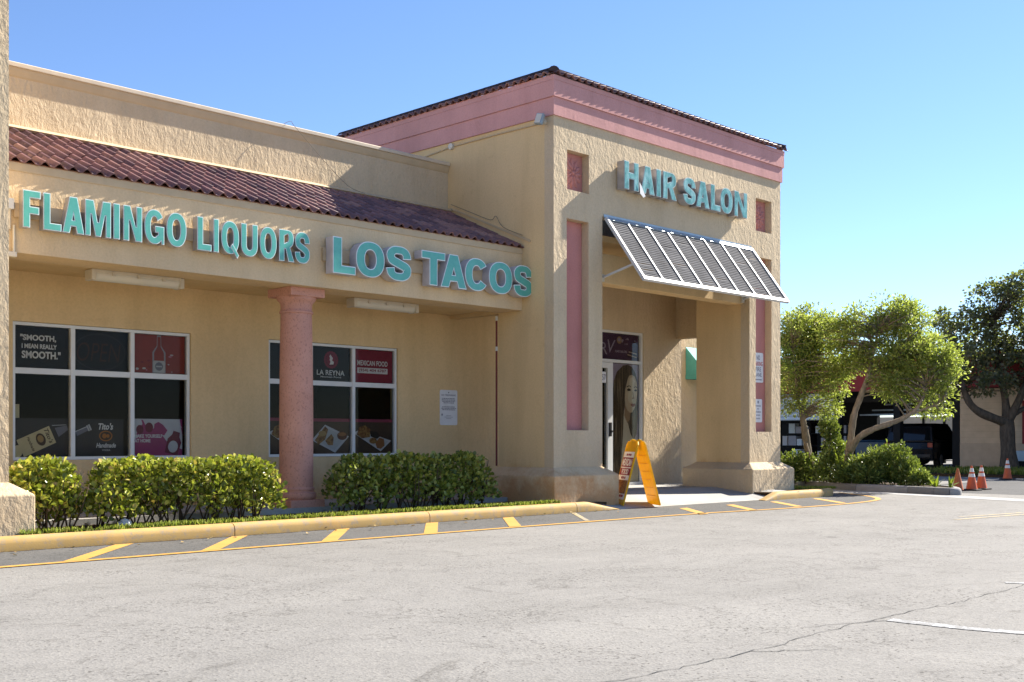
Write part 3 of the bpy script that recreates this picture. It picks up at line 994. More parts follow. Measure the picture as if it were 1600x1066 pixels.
# ------------------------------------------------------------------ channel letter signs
def arc(cx, cy, rx, ry, a0, a1, n=14, e=2.25):
    out = []
    for i in range(n + 1):
        a = R(a0 + (a1 - a0) * i / n)
        c, q = math.cos(a), math.sin(a)
        out.append((cx + rx * math.copysign(abs(c) ** (2 / e), c), cy + ry * math.copysign(abs(q) ** (2 / e), q)))
    return out
def block_letter(ch, w, h, sx, sy):
    """bold grotesque capitals; a list of shapes, each a list of closed loops"""
    mir = lambda pts: [(w - x, y) for x, y in pts][::-1]
    if ch == 'I': return [[[(0, 0), (w, 0), (w, h), (0, h)]]]
    if ch == 'L': return [[[(0, 0), (w, 0), (w, sy), (sx, sy), (sx, h), (0, h)]]]
    if ch == 'F':
        m = h * .57
        return [[[(0, 0), (sx, 0), (sx, m - sy), (w * .92, m - sy), (w * .92, m), (sx, m), (sx, h - sy), (w, h - sy), (w, h), (0, h)]]]
    if ch == 'T': return [[[((w - sx) / 2, 0), ((w + sx) / 2, 0), ((w + sx) / 2, h - sy), (w, h - sy), (w, h), (0, h), (0, h - sy), ((w - sx) / 2, h - sy)]]]
    if ch == 'H':
        m = h * .5
        return [[[(0, 0), (sx, 0), (sx, m - sy / 2), (w - sx, m - sy / 2), (w - sx, 0), (w, 0), (w, h), (w - sx, h), (w - sx, m + sy / 2), (sx, m + sy / 2), (sx, h), (0, h)]]]
    if ch == 'N': return [[[(0, 0), (sx * .9, 0), (sx * .9, h * .58), (sx, h * .58), (w - sx * 1.05, 0), (w, 0), (w, h), (w - sx * .9, h), (w - sx * .9, h * .42), (w - sx, h * .42), (sx * 1.05, h), (0, h)]]]
    if ch == 'M':
        c = w / 2
        return [[[(0, 0), (sx * .8, 0), (sx * .8, h * .60), (sx * .9, h * .60), (c - sx * .40, 0), (c + sx * .40, 0), (w - sx * .9, h * .60), (w - sx * .8, h * .60), (w - sx * .8, 0), (w, 0), (w, h), (w - sx * 1.25, h), (c + .008, h * .40), (c - .008, h * .40), (sx * 1.25, h), (0, h)]]]
    if ch == 'A':
        k = sx * 1.06
        t = .5 * w - .56 * sx
        m = t / h
        y0, y1 = h * .19, h * .19 + sy * .85
        ya = min(h * .86, (w / 2 - k) / m)
        return [[[(0, 0), (k, 0), (k + m * y0, y0), (w - k - m * y0, y0), (w - k, 0), (w, 0), (w - t, h), (t, h)], [(k + m * y1, y1), (w / 2, ya), (w - k - m * y1, y1)]]]
    if ch in 'OQ':
        o = [[arc(w / 2, h / 2, w / 2, h / 2, 0, 360, 44)[:-1], arc(w / 2, h / 2, w / 2 - sx, h / 2 - sy, 0, 360, 36)[:-1]]]
        if ch == 'Q':
            o.append([[(w * .50, h * .22), (w * .62, h * .33), (w * .98, -.02 * h), (w * .88, -.12 * h)]])
        return o
    if ch == 'C':
        return [[arc(w / 2, h / 2, w / 2, h / 2, 33, 327, 34) + arc(w / 2, h / 2, w / 2 - sx, h / 2 - sy, 327, 33, 30)]]
    if ch == 'G':
        return [[arc(w / 2, h / 2, w / 2, h / 2, 33, 300, 34) + [(w - sx * .5, h * .11), (w - sx * .42, .005), (w, .005), (w, h * .53), (w * .54, h * .53), (w * .54, h * .53 - sy * .95), (w - sx, h * .53 - sy * .95), (w - sx, h * .28)]
                 + arc(w / 2, h / 2, w / 2 - sx, h / 2 - sy, 305, 33, 28)]]
    if ch == 'U':
        b = h * .36
        return [[[(0, h)] + arc(w / 2, b, w / 2, b, 180, 360, 20) + [(w, h), (w - sx, h)] + arc(w / 2, b, w / 2 - sx, b - sy, 360, 180, 18) + [(sx, h)]]]
    if ch == 'R':
        y = h * .42
        return [[[(0, 0), (sx, 0), (sx, y - sy * .1), (w * .42, y - sy * .1), (w - sx * 1.12, 0), (w, 0), (w * .72, y + sy * .12)] + arc(w * .58, (h + y) / 2 + sy * .05, w * .38, (h - y) / 2 - sy * .05, -58, 90, 14) + [(0, h)],
                 [(sx, y + sy * .75)] + arc(w * .56, (h + y) / 2 + sy * .2, w * .40 - sx, (h - y) / 2 - sy * .85, -90, 90, 12) + [(sx, h - sy * .95)]]]
    if ch == 'S':
        N_ = [(1, .68), (.95, .86), (.76, .98), (.5, 1), (.24, .98), (.05, .87), (.03, .72), (.14, .60), (.38, .53), (.64, .46), (.90, .38), (1.0, .25), (.94, .11), (.74, .015), (.5, 0), (.25, .02), (.06, .13), (0, .32)]
        c = smooth_path([(sx / 2 + x * (w - sx), sy / 2 + y * (h - sy)) for x, y in N_], 3)
        l, r_ = [], []
        for i, p in enumerate(c):
            a, b = c[max(i - 1, 0)], c[min(i + 1, len(c) - 1)]
            d = Vector((b[0] - a[0], b[1] - a[1])).normalized()
            k = 1.12 if .38 < i / len(c) < .62 else 1.0
            l.append((p[0] - d.y * sx / 2 * k, p[1] + d.x * sy / 2 * k))
            r_.append((p[0] + d.y * sx / 2 * k, p[1] - d.x * sy / 2 * k))
        return [[l + r_[::-1]]]

def filled(loops, extrude, offset=0.0):
    """loops -> solid plate through a filled 2D curve; returns verts, faces, facing"""
    c = bpy.data.curves.new("outline", 'CURVE')
    c.dimensions = '2D'
    c.fill_mode = 'BOTH'
    c.extrude = extrude
    c.offset = offset
    for lp in loops:
        sp = c.splines.new('POLY')
        sp.points.add(len(lp) - 1)
        for q, p in zip(sp.points, lp):
            q.co = (p[0], p[1], 0, 1)
        sp.use_cyclic_u = True
    o = bpy.data.objects.new("outline", c)
    COL.objects.link(o)
    bpy.context.view_layer.update()
    dg = bpy.context.evaluated_depsgraph_get()
    ev = o.evaluated_get(dg)
    me = ev.to_mesh()
    v = [tuple(q.co) for q in me.vertices]
    f = [tuple(p.vertices) for p in me.polygons]
    nz = [p.normal.z for p in me.polygons]
    ev.to_mesh_clear()
    bpy.data.objects.remove(o)
    bpy.data.curves.remove(c)
    return v, f, nz

def channel_sign(name, label, letters, zr, vwall, vfront, weight, face, trim, ret, raceway=None, edge=.013):
    t = thing(name, ((letters[0][1] + letters[-1][2]) / 2, vwall, zr[0]), label, "shop sign", "channel letter shop signs")
    dep = vwall - .035 - vfront
    for ch, u0, u1 in letters:
        body, fc = MB(), MB()
        for k, loops in enumerate(block_letter(ch, u1 - u0, zr[1] - zr[0], *weight)):
            lift = .006 * k
            v, f, nz = filled(loops, dep / 2)
            body.add([(u0 + p[0], vfront - lift + dep / 2 - p[2], zr[0] + p[1]) for p in v], f)
            body.mi[-len(f):] = [0 if abs(z) > .7 else 1 for z in nz]
            # the translucent face sits inside the white rim
            v, f, nz = filled(loops, .004, -edge)
            fc.add([(u0 + p[0], vfront - lift - p[2], zr[0] + p[1]) for p in v], f)
        o = body.obj("letter", [trim, ret], t)
        fc.obj("face", face, o)
    if raceway:
        MB().box(*raceway).obj("raceway", "raceway", t)
    return t
FL = [('F', 5.25, 5.45), ('L', 5.48, 5.69), ('A', 5.70, 5.96), ('M', 5.97, 6.285), ('I', 6.315, 6.395), ('N', 6.44, 6.68), ('G', 6.71, 6.97), ('O', 7.0, 7.27)]
LQ = [('L', 7.42, 7.62), ('I', 7.65, 7.725), ('Q', 7.76, 8.02), ('U', 8.05, 8.30), ('O', 8.33, 8.59), ('R', 8.63, 8.87), ('S', 8.88, 9.12)]
channel_sign("shop_sign", "turquoise FLAMINGO LIQUORS channel letters on the canopy fascia", FL + LQ, (3.52, 3.94), 13.0, 12.85, (.082, .084), "letter_face", "letter_trim", "letter_return",
             (5.2, 9.1, 12.955, 12.999, 3.64, 3.80), edge=.010)
LT = [('L', 9.47, 9.86), ('O', 9.87, 10.38), ('S', 10.41, 10.88), ('T', 11.08, 11.55), ('A', 11.46, 11.99), ('C', 11.96, 12.45), ('O', 12.47, 12.99), ('S', 13.02, 13.46)]
channel_sign("shop_sign", "wide turquoise LOS TACOS channel letters on the canopy fascia by the tower", LT, (3.44, 3.945), 13.0, 12.80, (.155, .118), "letter_face", "letter_trim", "letter_return_white",
             (9.42, 13.35, 12.955, 12.999, 3.62, 3.80))
HS = [('H', 14.97, 15.36), ('A', 15.42, 15.80), ('I', 15.85, 15.98), ('R', 16.04, 16.44), ('S', 16.63, 17.01), ('A', 17.02, 17.44), ('L', 17.48, 17.79), ('O', 17.79, 18.19), ('N', 18.25, 18.68)]
hs = channel_sign("shop_sign", "grimy turquoise HAIR SALON channel letters high on the tower front", HS, (5.355, 5.83), TV, 12.115, (.130, .112), "letter_face_dirty", "letter_trim_dirty", "letter_return",
             (14.99, 18.66, 12.255, 12.299, 5.44, 5.74))
MB().add([(15.36, 12.10, 5.52), (15.42, 12.10, 5.46), (15.53, 12.10, 5.30), (15.47, 12.10, 5.27), (15.38, 12.10, 5.33)], [(0, 1, 2, 3, 4)]).obj("torn_face_patch", "p_white", hs)

# ------------------------------------------------------------------ louvred awning
AU0, AU1 = 14.66, 19.09
AH, AO = Vector((0, 12.275, 4.84)), Vector((0, 11.47, 3.74))
awn = thing("louvre_awning", (16.9, 12.2, 4.8), "tilted aluminium louvre awning over the salon entrance", "awning")
sl = AO - AH
nrm = Vector((0, -sl.z, sl.y)).normalized()
if nrm.z < 0: nrm = -nrm
def apt(u, s, lift=0):
    p = AH + sl * s + nrm * lift
    return Vector((u, p.y, p.z))
fr = MB()
fr.bar(apt(AU0 + .03, .02), apt(AU1 - .03, .02), .06, .05, up=nrm)
fr.obj("top_rail", "alu_blue", awn)
MB().bar(apt(AU0, .985), apt(AU1, .985), .07, .05, up=nrm).obj("bottom_rail", "alu_white", awn)
for u in (AU0 + .025, AU1 - .025):
    MB().bar(apt(u, 0), apt(u, .97), .05, .055, up=nrm).obj("side_rail", "alu_white", awn)
for i in range(1, 8):
    u = AU0 + (AU1 - AU0) * i / 8
    MB().bar(apt(u, .035, .016), apt(u, .97, .016), .036, .012, up=nrm).obj("divider_bar", "alu_white", awn)
rr = random.Random(3)
for i in range(8):
    a = AU0 + (AU1 - AU0) * i / 8 + (.03 if i == 0 else .004)
    b = AU0 + (AU1 - AU0) * (i + 1) / 8 - (.03 if i == 7 else .004)
    mb = MB()
    ns = 27
    for k in range(ns):
        s = .045 + .91 * (k + .5) / ns
        sag = .0
        if rr.random() < .07:
            sag = rr.uniform(.006, .016)
        up = (nrm * math.cos(R(13)) - sl.normalized() * math.sin(R(13)))
        ma = apt((a + b) / 2, s + sag)
        mb.bar(apt(a, s), ma, .056, .004, up=up)
        mb.bar(ma, apt(b, s), .056, .004, up=up)
    mb.obj("louvre_slats", "louvre_slat", awn, kind="stuff")
for u in (AU0 + .10, AU1 - .10):
    MB().bar((u, TV + .13, 3.86), apt(u, .72, -.03), .035, .03).obj("strut", "alu_white", awn)
    MB().box(u - .04, u + .04, TV + .10, TV + .139, 3.80, 3.92).obj("bracket", "frame_cream", awn)
MB().box(AU0 - .01, AU1 + .01, TV - .012, TV - .001, 4.845, 4.90).obj("hinge_flashing", "alu_blue", awn)

# ------------------------------------------------------------------ lights, pipes, cables
def tube_light(u, label):
    t = thing("ceiling_light", (u, 13.96, 3.30), label, "light fixture", "porch tube lights")
    z = 3.299
    MB().box(u - .63, u + .63, 13.87, 14.05, z - .045, z).obj("housing", "fixture_cream", t, bevel=.006)
    MB().lathe([(.075, -.60), (.08, -.58), (.08, .58), (.075, .60)], (u, 13.96, z - .062), 16, axis='x').obj("diffuser", "diffuser", t, smooth=True)
    for s in (-1, 1):
        MB().box(u + s * .615 - .03, u + s * .615 + .03, 13.86, 14.06, z - .14, z - .003).obj("end_cap", "fixture_cream", t, bevel=.01)
    for s in (-.35, 0, .35):
        MB().box(u + s - .02, u + s + .02, 13.855, 13.875, z - .07, z - .02).obj("clip", "fixture_cream", t)
    return t
tube_light(7.17, "long cream tube light on the porch ceiling below FLAMINGO")
tube_light(11.3, "long cream tube light on the porch ceiling below LOS TACOS")

fl = thing("flood_light", (13.42, 12.5, 6.25), "small bronze flood light on a bracket at the tower corner", "flood light")
MB().lathe([(.05, 0), (.05, -.05), (.03, -.06)], (13.42, 12.50, 6.235), 14, axis='x').obj("mounting_box", "fixture_cream", fl, smooth=True)
MB().tube([(13.36, 12.50, 6.235), (13.28, 12.47, 6.235)], .018).obj("arm", "fixture_cream", fl)
hdm = MB()
hdm.bar((13.24, 12.47, 6.16), (13.29, 12.45, 6.33), .13, .07, up=(-.9, -.2, .2))
fh = hdm.obj("lamp_head", "alu_blue", fl, bevel=.008)
lm = MB()
lm.bar((13.203, 12.464, 6.18), (13.252, 12.446, 6.325), .10, .006, up=(-.9, -.2, .2))
lm.obj("lens", "fixture_cream", fh)
MB().tube([(13.405, 12.56, 6.225), (13.405, 13.6, 6.235), (13.405, 14.7, 6.23), (13.405, 15.6, 6.16)], .013).obj("conduit", "trim_tan", fl)
MB().lathe([(.055, 0), (.055, -.05), (.04, -.06)], (13.42, 14.69, 6.23), 14, axis='x').obj("junction_box", "fixture_cream", fl, smooth=True)

pp = thing("drain_pipe", (13.40, 13.585, .2), "thin dark red pipe down the back corner of the tower pier", "pipe")
MB().tube([(13.41, 13.585, .7), (13.41, 13.585, 3.12)], .016).obj("pipe", "pipe_red", pp)
for z in (3.13, 2.62):
    MB().tube([(13.41, 13.585, z), (13.41, 13.585, z + .07)], .021).obj("collar", "frame_white", pp)

cd = thing("electrical_conduit", (5.17, 12.98, 3.2), "cream conduit with a junction box beside the letter F", "conduit")
MB().tube([(5.20, 12.975, 3.22), (5.20, 12.975, 3.55)], .014).obj("conduit_tube", "fixture_cream", cd)
MB().tube([(5.155, 12.975, 3.5), (5.155, 12.975, 3.74)], .011).obj("conduit_tube", "fixture_cream", cd)
MB().box(5.10, 5.19, 12.93, 12.999, 3.72, 3.84).obj("junction_box", "frame_white", cd, bevel=.008)
MB().box(5.12, 5.23, 12.95, 13.02, 3.19, 3.249).obj("elbow", "fixture_cream", cd, bevel=.01)

cb = MB()
cb.tube(smooth_path([(10.05, 14.9, 5.99), (10.1, 14.74, 6.03), (10.12, 14.68, 5.96), (10.3, 14.66, 5.8), (10.75, 14.72, 5.5), (11.1, 14.6, 5.17), (11.2, 14.3, 5.02)], 4), .004, 5)
cb.obj("roof_cable", "cable", label="thin loose cable hanging over the parapet onto the tiles", cat="cable")
cb = MB()
pth = [(13.38, 14.68, 5.22), (13.385, 14.2, 5.02), (13.38, 13.7, 4.82), (13.36, 13.55, 4.86), (13.38, 13.4, 4.66), (13.385, 12.95, 4.47)]
cb.tube(smooth_path(pth, 4), .005, 5)
cb.obj("wall_cable", "cable", label="thin cable running down the tower wall above the tiles", cat="cable")

# ------------------------------------------------------------------ window prints
PV = VW + .095
def poster(name, label, u0, u1, z0, z1, mat, v=PV, cat="poster", group="posters in the shop windows"):
    t = thing(name, ((u0 + u1) / 2, v, z0), label, cat, group)
    MB().box(u0, u1, v, v + .004, z0, z1).obj("backing", mat, t)
    return t
def bottle(cx, z0, h, w):
    """outline of an upright bottle"""
    return [(cx - w / 2, z0), (cx + w / 2, z0), (cx + w / 2, z0 + h * .55), (cx + w * .17, z0 + h * .72), (cx + w * .15, z0 + h), (cx - w * .15, z0 + h), (cx - w * .17, z0 + h * .72), (cx - w / 2, z0 + h * .55)]
# liquor window, upper row
t = poster("window_poster", "black window sign lettered SMOOTH, I MEAN REALLY SMOOTH", 5.95, 6.665, 2.075, 2.61, "p_black")
text_sheet('"SMOOTH,', 6.03, 6.50, 2.415, 2.505, PV - .002, "p_white", t, offset=.035)
text_sheet('I MEAN REALLY', 6.05, 6.51, 2.325, 2.385, PV - .002, "p_white", t, offset=.03)
text_sheet('SMOOTH."', 6.05, 6.56, 2.195, 2.295, PV - .002, "p_white", t, offset=.035)
t = thing("open_sign", (7.12, PV, 2.1), "unlit brown neon OPEN sign behind dark glass", "neon sign")
MB().box(6.74, 7.50, PV + .05, PV + .055, 2.075, 2.61).obj("backing", "p_black", t)
text_sheet("OPEN", 6.80, 7.42, 2.20, 2.45, PV + .04, "p_neon", t, "tube_letters", offset=-.012, shear=.2)
vs, fs = ring(7.12, 2.33, .37, .25, .012)
MB().add([(a, PV + .042, b) for a, b in vs], fs).obj("tube_ring", "p_neonring", t)
t = poster("window_poster", "red window poster with a splashing vodka bottle", 7.575, 8.37, 2.075, 2.61, "p_red")
sheet("bottle", bottle(7.97, 2.078, .53, .20), PV - .001, "p_grey", t)
sheet("bottle_core", bottle(7.97, 2.085, .50, .15), PV - .0018, "p_red", t)
sheet("bottle_label", [(7.885, 2.085), (8.055, 2.085), (8.065, 2.22), (8.05, 2.25), (7.89, 2.25), (7.875, 2.22)], PV - .0026, "p_silver", t)
sheet("label_shadow", ellipse(7.97, 2.17, .06, .06), PV - .0032, "p_signtext", t)
sheet("label_stripe", rect(7.925, 8.015, 2.16, 2.18), PV - .004, "p_silver", t)
rr = random.Random(5)
for k in range(16):
    a = rr.uniform(7.6, 8.33); b = 2.10 + abs(rr.gauss(0, .12)); q = rr.uniform(.008, .03)
    if abs(a - 7.97) > .11:
        sheet("splash_drop", ellipse(a, b, q, q * rr.uniform(.3, .8), 7), PV - .0015, rr.choice(["p_silver", "p_pink", "p_wine"]), t)
# lower row
t = poster("window_poster", "dark vodka poster with a tilted cream bottle label", 5.95, 6.665, .915, 1.42, "p_dark")
def tilt(cx, cz, a):
    ca, sa = math.cos(R(a)), math.sin(R(a))
    return lambda x, z: (cx + x * ca - z * sa, cz + x * sa + z * ca)
f = tilt(6.27, 1.13, 24)
sheet("cream_label", [f(-.26, -.12), f(.20, -.12), f(.20, .12), f(-.26, .12)], PV - .001, "p_cream", t)
sheet("label_oval", [f(x, z) for x, z in ellipse(.03, .0, .062, .085)], PV - .0018, "p_brown", t)
sheet("oval_core", [f(x, z) for x, z in ellipse(.03, .01, .04, .05)], PV - .0024, "p_food2", t)
g = tilt(6.27, 1.13, 24 - 90)
text_sheet("Tito's", -.10, .10, .115, .175, PV - .002, "p_brown", t, shear=.3, xf=lambda a, b: (g(a, b)[0], PV - .0022, g(a, b)[1]))
text_sheet("Handmade", -.10, .10, -.13, -.09, PV - .002, "p_brown", t, shear=.3, xf=lambda a, b: (g(a, b)[0], PV - .0022, g(a, b)[1]))
sheet("bottle_neck", [f(.26, -.065), f(.42, -.03), f(.42, .03), f(.26, .065)], PV - .0012, "p_signtext", t)
sheet("neck_edge", [f(.24, .10), f(.42, .035), f(.42, .045), f(.24, .115)], PV - .0018, "p_grey", t)
sheet("dog_patch", ellipse(6.0, .99, .06, .08), PV - .0014, "p_cream", t)
t = poster("window_poster", "dark vodka poster with an orange oval emblem", 6.745, 7.44, .915, 1.42, "p_dark")
text_sheet("Tito's", 7.08, 7.29, 1.275, 1.365, PV - .002, "p_white", t, offset=.025, shear=.25)
sheet("oval_emblem", ellipse(7.185, 1.19, .095, .072), PV - .001, "p_orange", t)
sheet("oval_inner", ellipse(7.185, 1.19, .080, .058), PV - .0016, "p_brown", t)
sheet("still_drawing", ellipse(7.165, 1.19, .03, .035), PV - .0022, "p_orange", t)
sheet("still_drawing", ellipse(7.215, 1.19, .022, .025), PV - .0022, "p_orange", t)
text_sheet("Handmade", 7.05, 7.33, 1.03, 1.095, PV - .002, "p_white", t, offset=.02, shear=.25)
text_sheet("VODKA", 7.13, 7.25, .985, 1.01, PV - .002, "p_silver", t)
f = tilt(6.88, 1.27, 24)
sheet("bottle_neck", [f(-.12, -.035), f(.07, -.03), f(.07, .03), f(-.12, .035)], PV - .0012, "p_signtext", t)
sheet("neck_edge", [f(-.12, .022), f(.07, .018), f(.07, .03), f(-.12, .035)], PV - .0018, "p_silver", t)
sheet("bottle_cap", [f(.05, -.042), f(.10, -.042), f(.10, .042), f(.05, .042)], PV - .0022, "p_silver", t)
sheet("bottle_cap_band", [f(.068, -.042), f(.078, -.042), f(.078, .042), f(.068, .042)], PV - .0027, "p_signtext", t)
t = poster("window_poster", "magenta and white poster lettered MAKE YOURSELF AT HOME", 7.575, 8.33, .915, 1.43, "p_plate")
sheet("magenta_field", [(7.576, .916), (8.329, .916), (8.329, 1.0), (8.12, 1.08), (8.02, 1.2), (7.9, 1.30), (7.76, 1.26), (7.576, 1.12)], PV - .001, "p_magenta", t)
sheet("raised_arm", [(7.66, 1.28), (7.72, 1.36), (7.70, 1.42), (7.73, 1.41), (7.76, 1.35), (7.80, 1.34), (7.80, 1.22), (7.62, 1.2)], PV - .0016, "p_magenta", t)
sheet("figure_head", ellipse(7.68, 1.28, .055, .065), PV - .002, "p_wine", t)
sheet("figure_head", ellipse(7.82, 1.31, .06, .07), PV - .002, "p_wine", t)
sheet("figure_head", [(7.88, 1.22), (7.90, 1.36), (7.96, 1.39), (8.03, 1.35), (8.10, 1.27), (8.05, 1.2)], PV - .002, "p_magenta", t)
sheet("red_corner", [(8.29, 1.429), (8.329, 1.429), (8.329, 1.2)], PV - .0016, "p_magenta", t)
text_sheet("MAKE YOURSELF", 7.60, 8.02, 1.165, 1.215, PV - .003, "p_white", t, offset=.035)
text_sheet("AT HOME", 7.60, 7.84, 1.10, 1.15, PV - .003, "p_white", t, offset=.035)
f = tilt(8.19, 1.06, -16)
sheet("bottle_shape", [f(a, b) for a, b in ((-.10, -.13), (.10, -.13), (.11, .07), (.06, .14), (.045, .27), (-.045, .27), (-.06, .14), (-.11, .07))], PV - .0022, "p_wine", t)
sheet("bottle_disc", [f(a, b) for a, b in ellipse(0, -.02, .075, .085)], PV - .0028, "p_plate", t)
sheet("bottle_top", [f(a, b) for a, b in rect(-.05, .05, .20, .29)], PV - .0028, "p_plate", t)
# small pale stand inside behind the first pane
bs = thing("display_stand", (5.99, VW + .2, .9), "pale display stand inside the liquor window, beside the vodka poster", "display stand")
MB().box(5.952, 6.10, VW + .16, VW + .26, 1.19, 1.26).obj("shelf", "p_silver", bs)
MB().box(5.955, 6.05, VW + .17, VW + .25, 1.26, 1.60).obj("card", "p_cream", bs)
MB().box(6.0, 6.04, VW + .19, VW + .23, .9, 1.19).obj("leg", "p_grey", bs)
# restaurant window
t = poster("window_poster", "plain black film in the pane behind the pink column", 9.77, 10.485, 2.075, 2.61, "p_black")
t = poster("window_poster", "black window sign with crimson crest lettered LA REYNA", 10.555, 11.315, 2.075, 2.61, "p_black")
cx, cz = 10.945, 2.41
vs, fs = ring(cx, cz, .135, .135, .028, 32)
MB().add([(a, PV - .001, b) for a, b in vs], fs).obj("crest_ring", "p_crimson", t)
for k in range(18):
    sheet("crest_petal", ellipse(cx + .118 * math.cos(R(20 * k)), cz + .118 * math.sin(R(20 * k)), .024, .024, 8), PV - .0014, "p_crimson", t)
sheet("crest_disc", ellipse(cx, cz, .092, .092, 28), PV - .0018, "p_crimson", t)
sheet("crest_figure", [(cx - .03, cz - .075), (cx + .045, cz - .07), (cx + .055, cz - .03), (cx + .02, cz - .01), (cx + .035, cz + .03), (cx + .012, cz + .055), (cx - .015, cz + .085), (cx - .035, cz + .05), (cx - .018, cz + .03), (cx - .03, cz), (cx - .012, cz - .03)], PV - .0026, "p_white", t)
text_sheet("LA REYNA", 10.67, 11.21, 2.165, 2.245, PV - .002, "p_white", t, offset=.012)
text_sheet("Mexican Food", 10.74, 11.14, 2.125, 2.15, PV - .002, "p_white", t, offset=.02)
t = poster("window_poster", "crimson window sign lettered MEXICAN FOOD with a phone number", 11.385, 12.20, 2.075, 2.61, "p_crimson")
text_sheet("MEXICAN FOOD", 11.47, 12.10, 2.35, 2.435, PV - .002, "p_white", t, offset=.025)
sheet("number_strip", rect(11.47, 12.10, 2.225, 2.315), PV - .001, "p_white", t)
text_sheet("(954) 404 6787", 11.50, 12.07, 2.24, 2.30, PV - .002, "p_crimson", t, offset=.02)
def plate_poster(u0, u1, label, kind):
    t = poster("window_poster", label, u0, u1, .915, 1.475, "p_brown")
    sheet("stripe", rect(u0, u1, 1.425, 1.474), PV - .001, "p_stripe", t)
    w = u1 - u0
    if kind == 0:
        sheet("plate", [(u0 + .02 * w, 1.13), (u0 + .36 * w, 1.375), (u0 + .98 * w, 1.19), (u0 + .62 * w, .93)], PV - .001, "p_plate", t)
        sheet("plate_well", [(u0 + .10 * w, 1.13), (u0 + .38 * w, 1.335), (u0 + .90 * w, 1.18), (u0 + .60 * w, .975)], PV - .0015, "p_silver", t)
        sheet("taco", [(u0 + .10 * w, 1.13), (u0 + .24 * w, 1.25), (u0 + .36 * w, 1.355), (u0 + .44 * w, 1.30), (u0 + .36 * w, 1.14), (u0 + .2 * w, 1.06)], PV - .002, "p_foodphoto", t)
        sheet("taco", [(u0 + .36 * w, 1.12), (u0 + .52 * w, 1.23), (u0 + .58 * w, 1.17), (u0 + .56 * w, 1.05), (u0 + .44 * w, 1.05)], PV - .0025, "p_foodphoto", t)
        sheet("tortilla", ellipse(u0 + .29 * w, 1.235, .075, .045), PV - .003, "p_food2", t)
        sheet("salsa_bowl", ellipse(u0 + .80 * w, 1.20, .10, .068), PV - .002, "p_salsa", t)
        sheet("salsa", ellipse(u0 + .80 * w, 1.225, .08, .032), PV - .0026, "p_food", t)
    else:
        sheet("plate", [(u0 + .0 * w, 1.25), (u0 + .18 * w, 1.30), (u0 + .97 * w, 1.12), (u0 + .70 * w, .945)], PV - .001, "p_plate", t)
        sheet("plate_well", [(u0 + .06 * w, 1.245), (u0 + .20 * w, 1.27), (u0 + .90 * w, 1.11), (u0 + .70 * w, .985)], PV - .0015, "p_silver", t)
        sheet("chicken", [(u0 + .08 * w, 1.22), (u0 + .16 * w, 1.34), (u0 + .30 * w, 1.375), (u0 + .44 * w, 1.30), (u0 + .42 * w, 1.18), (u0 + .22 * w, 1.16)], PV - .002, "p_foodphoto", t)
        sheet("beans", [(u0 + .42 * w, 1.28), (u0 + .60 * w, 1.27), (u0 + .70 * w, 1.20), (u0 + .60 * w, 1.15), (u0 + .44 * w, 1.19)], PV - .0025, "p_bean", t)
        sheet("greens", ellipse(u0 + .5 * w, 1.12, .08, .05), PV - .003, "p_foodphoto", t)
        sheet("rice", [(u0 + .56 * w, 1.08), (u0 + .66 * w, 1.17), (u0 + .78 * w, 1.15), (u0 + .80 * w, 1.04), (u0 + .70 * w, .985), (u0 + .6 * w, 1.0)], PV - .0035, "p_food", t)
plate_poster(9.77, 10.485, "dark food poster partly hidden behind the pink column", 1)
plate_poster(10.555, 11.315, "dark poster of tacos on a square white plate beside a salsa bowl", 0)
plate_poster(11.385, 12.20, "dark poster of chicken, beans and rice on a long white plate", 1)

# salon transom print and the big portrait poster
SV = VW + .09
t = poster("salon_sign", "purple salon sign with white lettering over the glass entrance", 16.0, 18.80, 2.77, 3.29, "p_purple", SV, "shop sign", None)
text_sheet("R", 17.60, 17.79, 2.86, 3.10, SV - .002, "p_lilac", t, offset=.0)
text_sheet("V", 17.80, 18.05, 2.90, 3.16, SV - .002, "p_lilac", t, offset=.0, shear=.2)
text_sheet("HAIR SALON", 18.04, 18.42, 2.915, 2.965, SV - .002, "p_lilac", t, offset=.03)
sheet("rose", ellipse(18.18, 3.17, .085, .075), SV - .001, "p_skinshade", t)
sheet("rose_heart", ellipse(18.17, 3.18, .045, .04), SV - .0016, "p_lilac", t)
rr = random.Random(9)
for k in range(9):
    q = rr.uniform(.01, .026)
    sheet("bubble", ellipse(rr.uniform(18.25, 18.72), rr.uniform(3.08, 3.25), q, q, 10), SV - .001, "p_lilac", t)
for k in range(5):
    sheet("comb_line", [(18.42 + .02 * k, 2.85 + .03 * k), (18.74, 2.80 + .035 * k), (18.745, 2.815 + .035 * k), (18.42 + .02 * k, 2.865 + .03 * k)], SV - .001, "p_skin" if k % 2 else "p_bean", t)
t = poster("portrait_poster", "tall salon poster of a woman with long straight dark hair", 17.905, 18.805, .262, 2.69, "p_lilac", SV)
def pp_(x, y):
    return (17.91 + (x - 133) / 157 * .89, .262 + (905 - y) / 650 * 2.428)
def ps(name, pts, layer, mat):
    sheet(name, [pp_(*p) for p in pts], SV - .0008 * layer, mat, t)
ps("gown", [(205, 500), (225, 540), (250, 640), (289, 690), (289, 904), (180, 904), (185, 700)], 1, "p_skinlight")
ps("hair_behind", [(200, 264), (225, 259), (252, 268), (272, 300), (284, 345), (288, 420), (287, 560), (280, 640), (262, 672), (244, 640), (226, 570), (205, 480), (195, 380)], 2, "p_hair")
ps("neck", [(212, 470), (245, 515), (240, 560), (225, 580), (208, 540)], 3, "p_skinshade")
ps("face", [(236, 318), (252, 312), (268, 322), (279, 350), (283, 385), (282, 420), (278, 455), (268, 495), (254, 520), (240, 522), (226, 510), (215, 485), (211, 445), (213, 400), (222, 350)], 4, "p_skin")
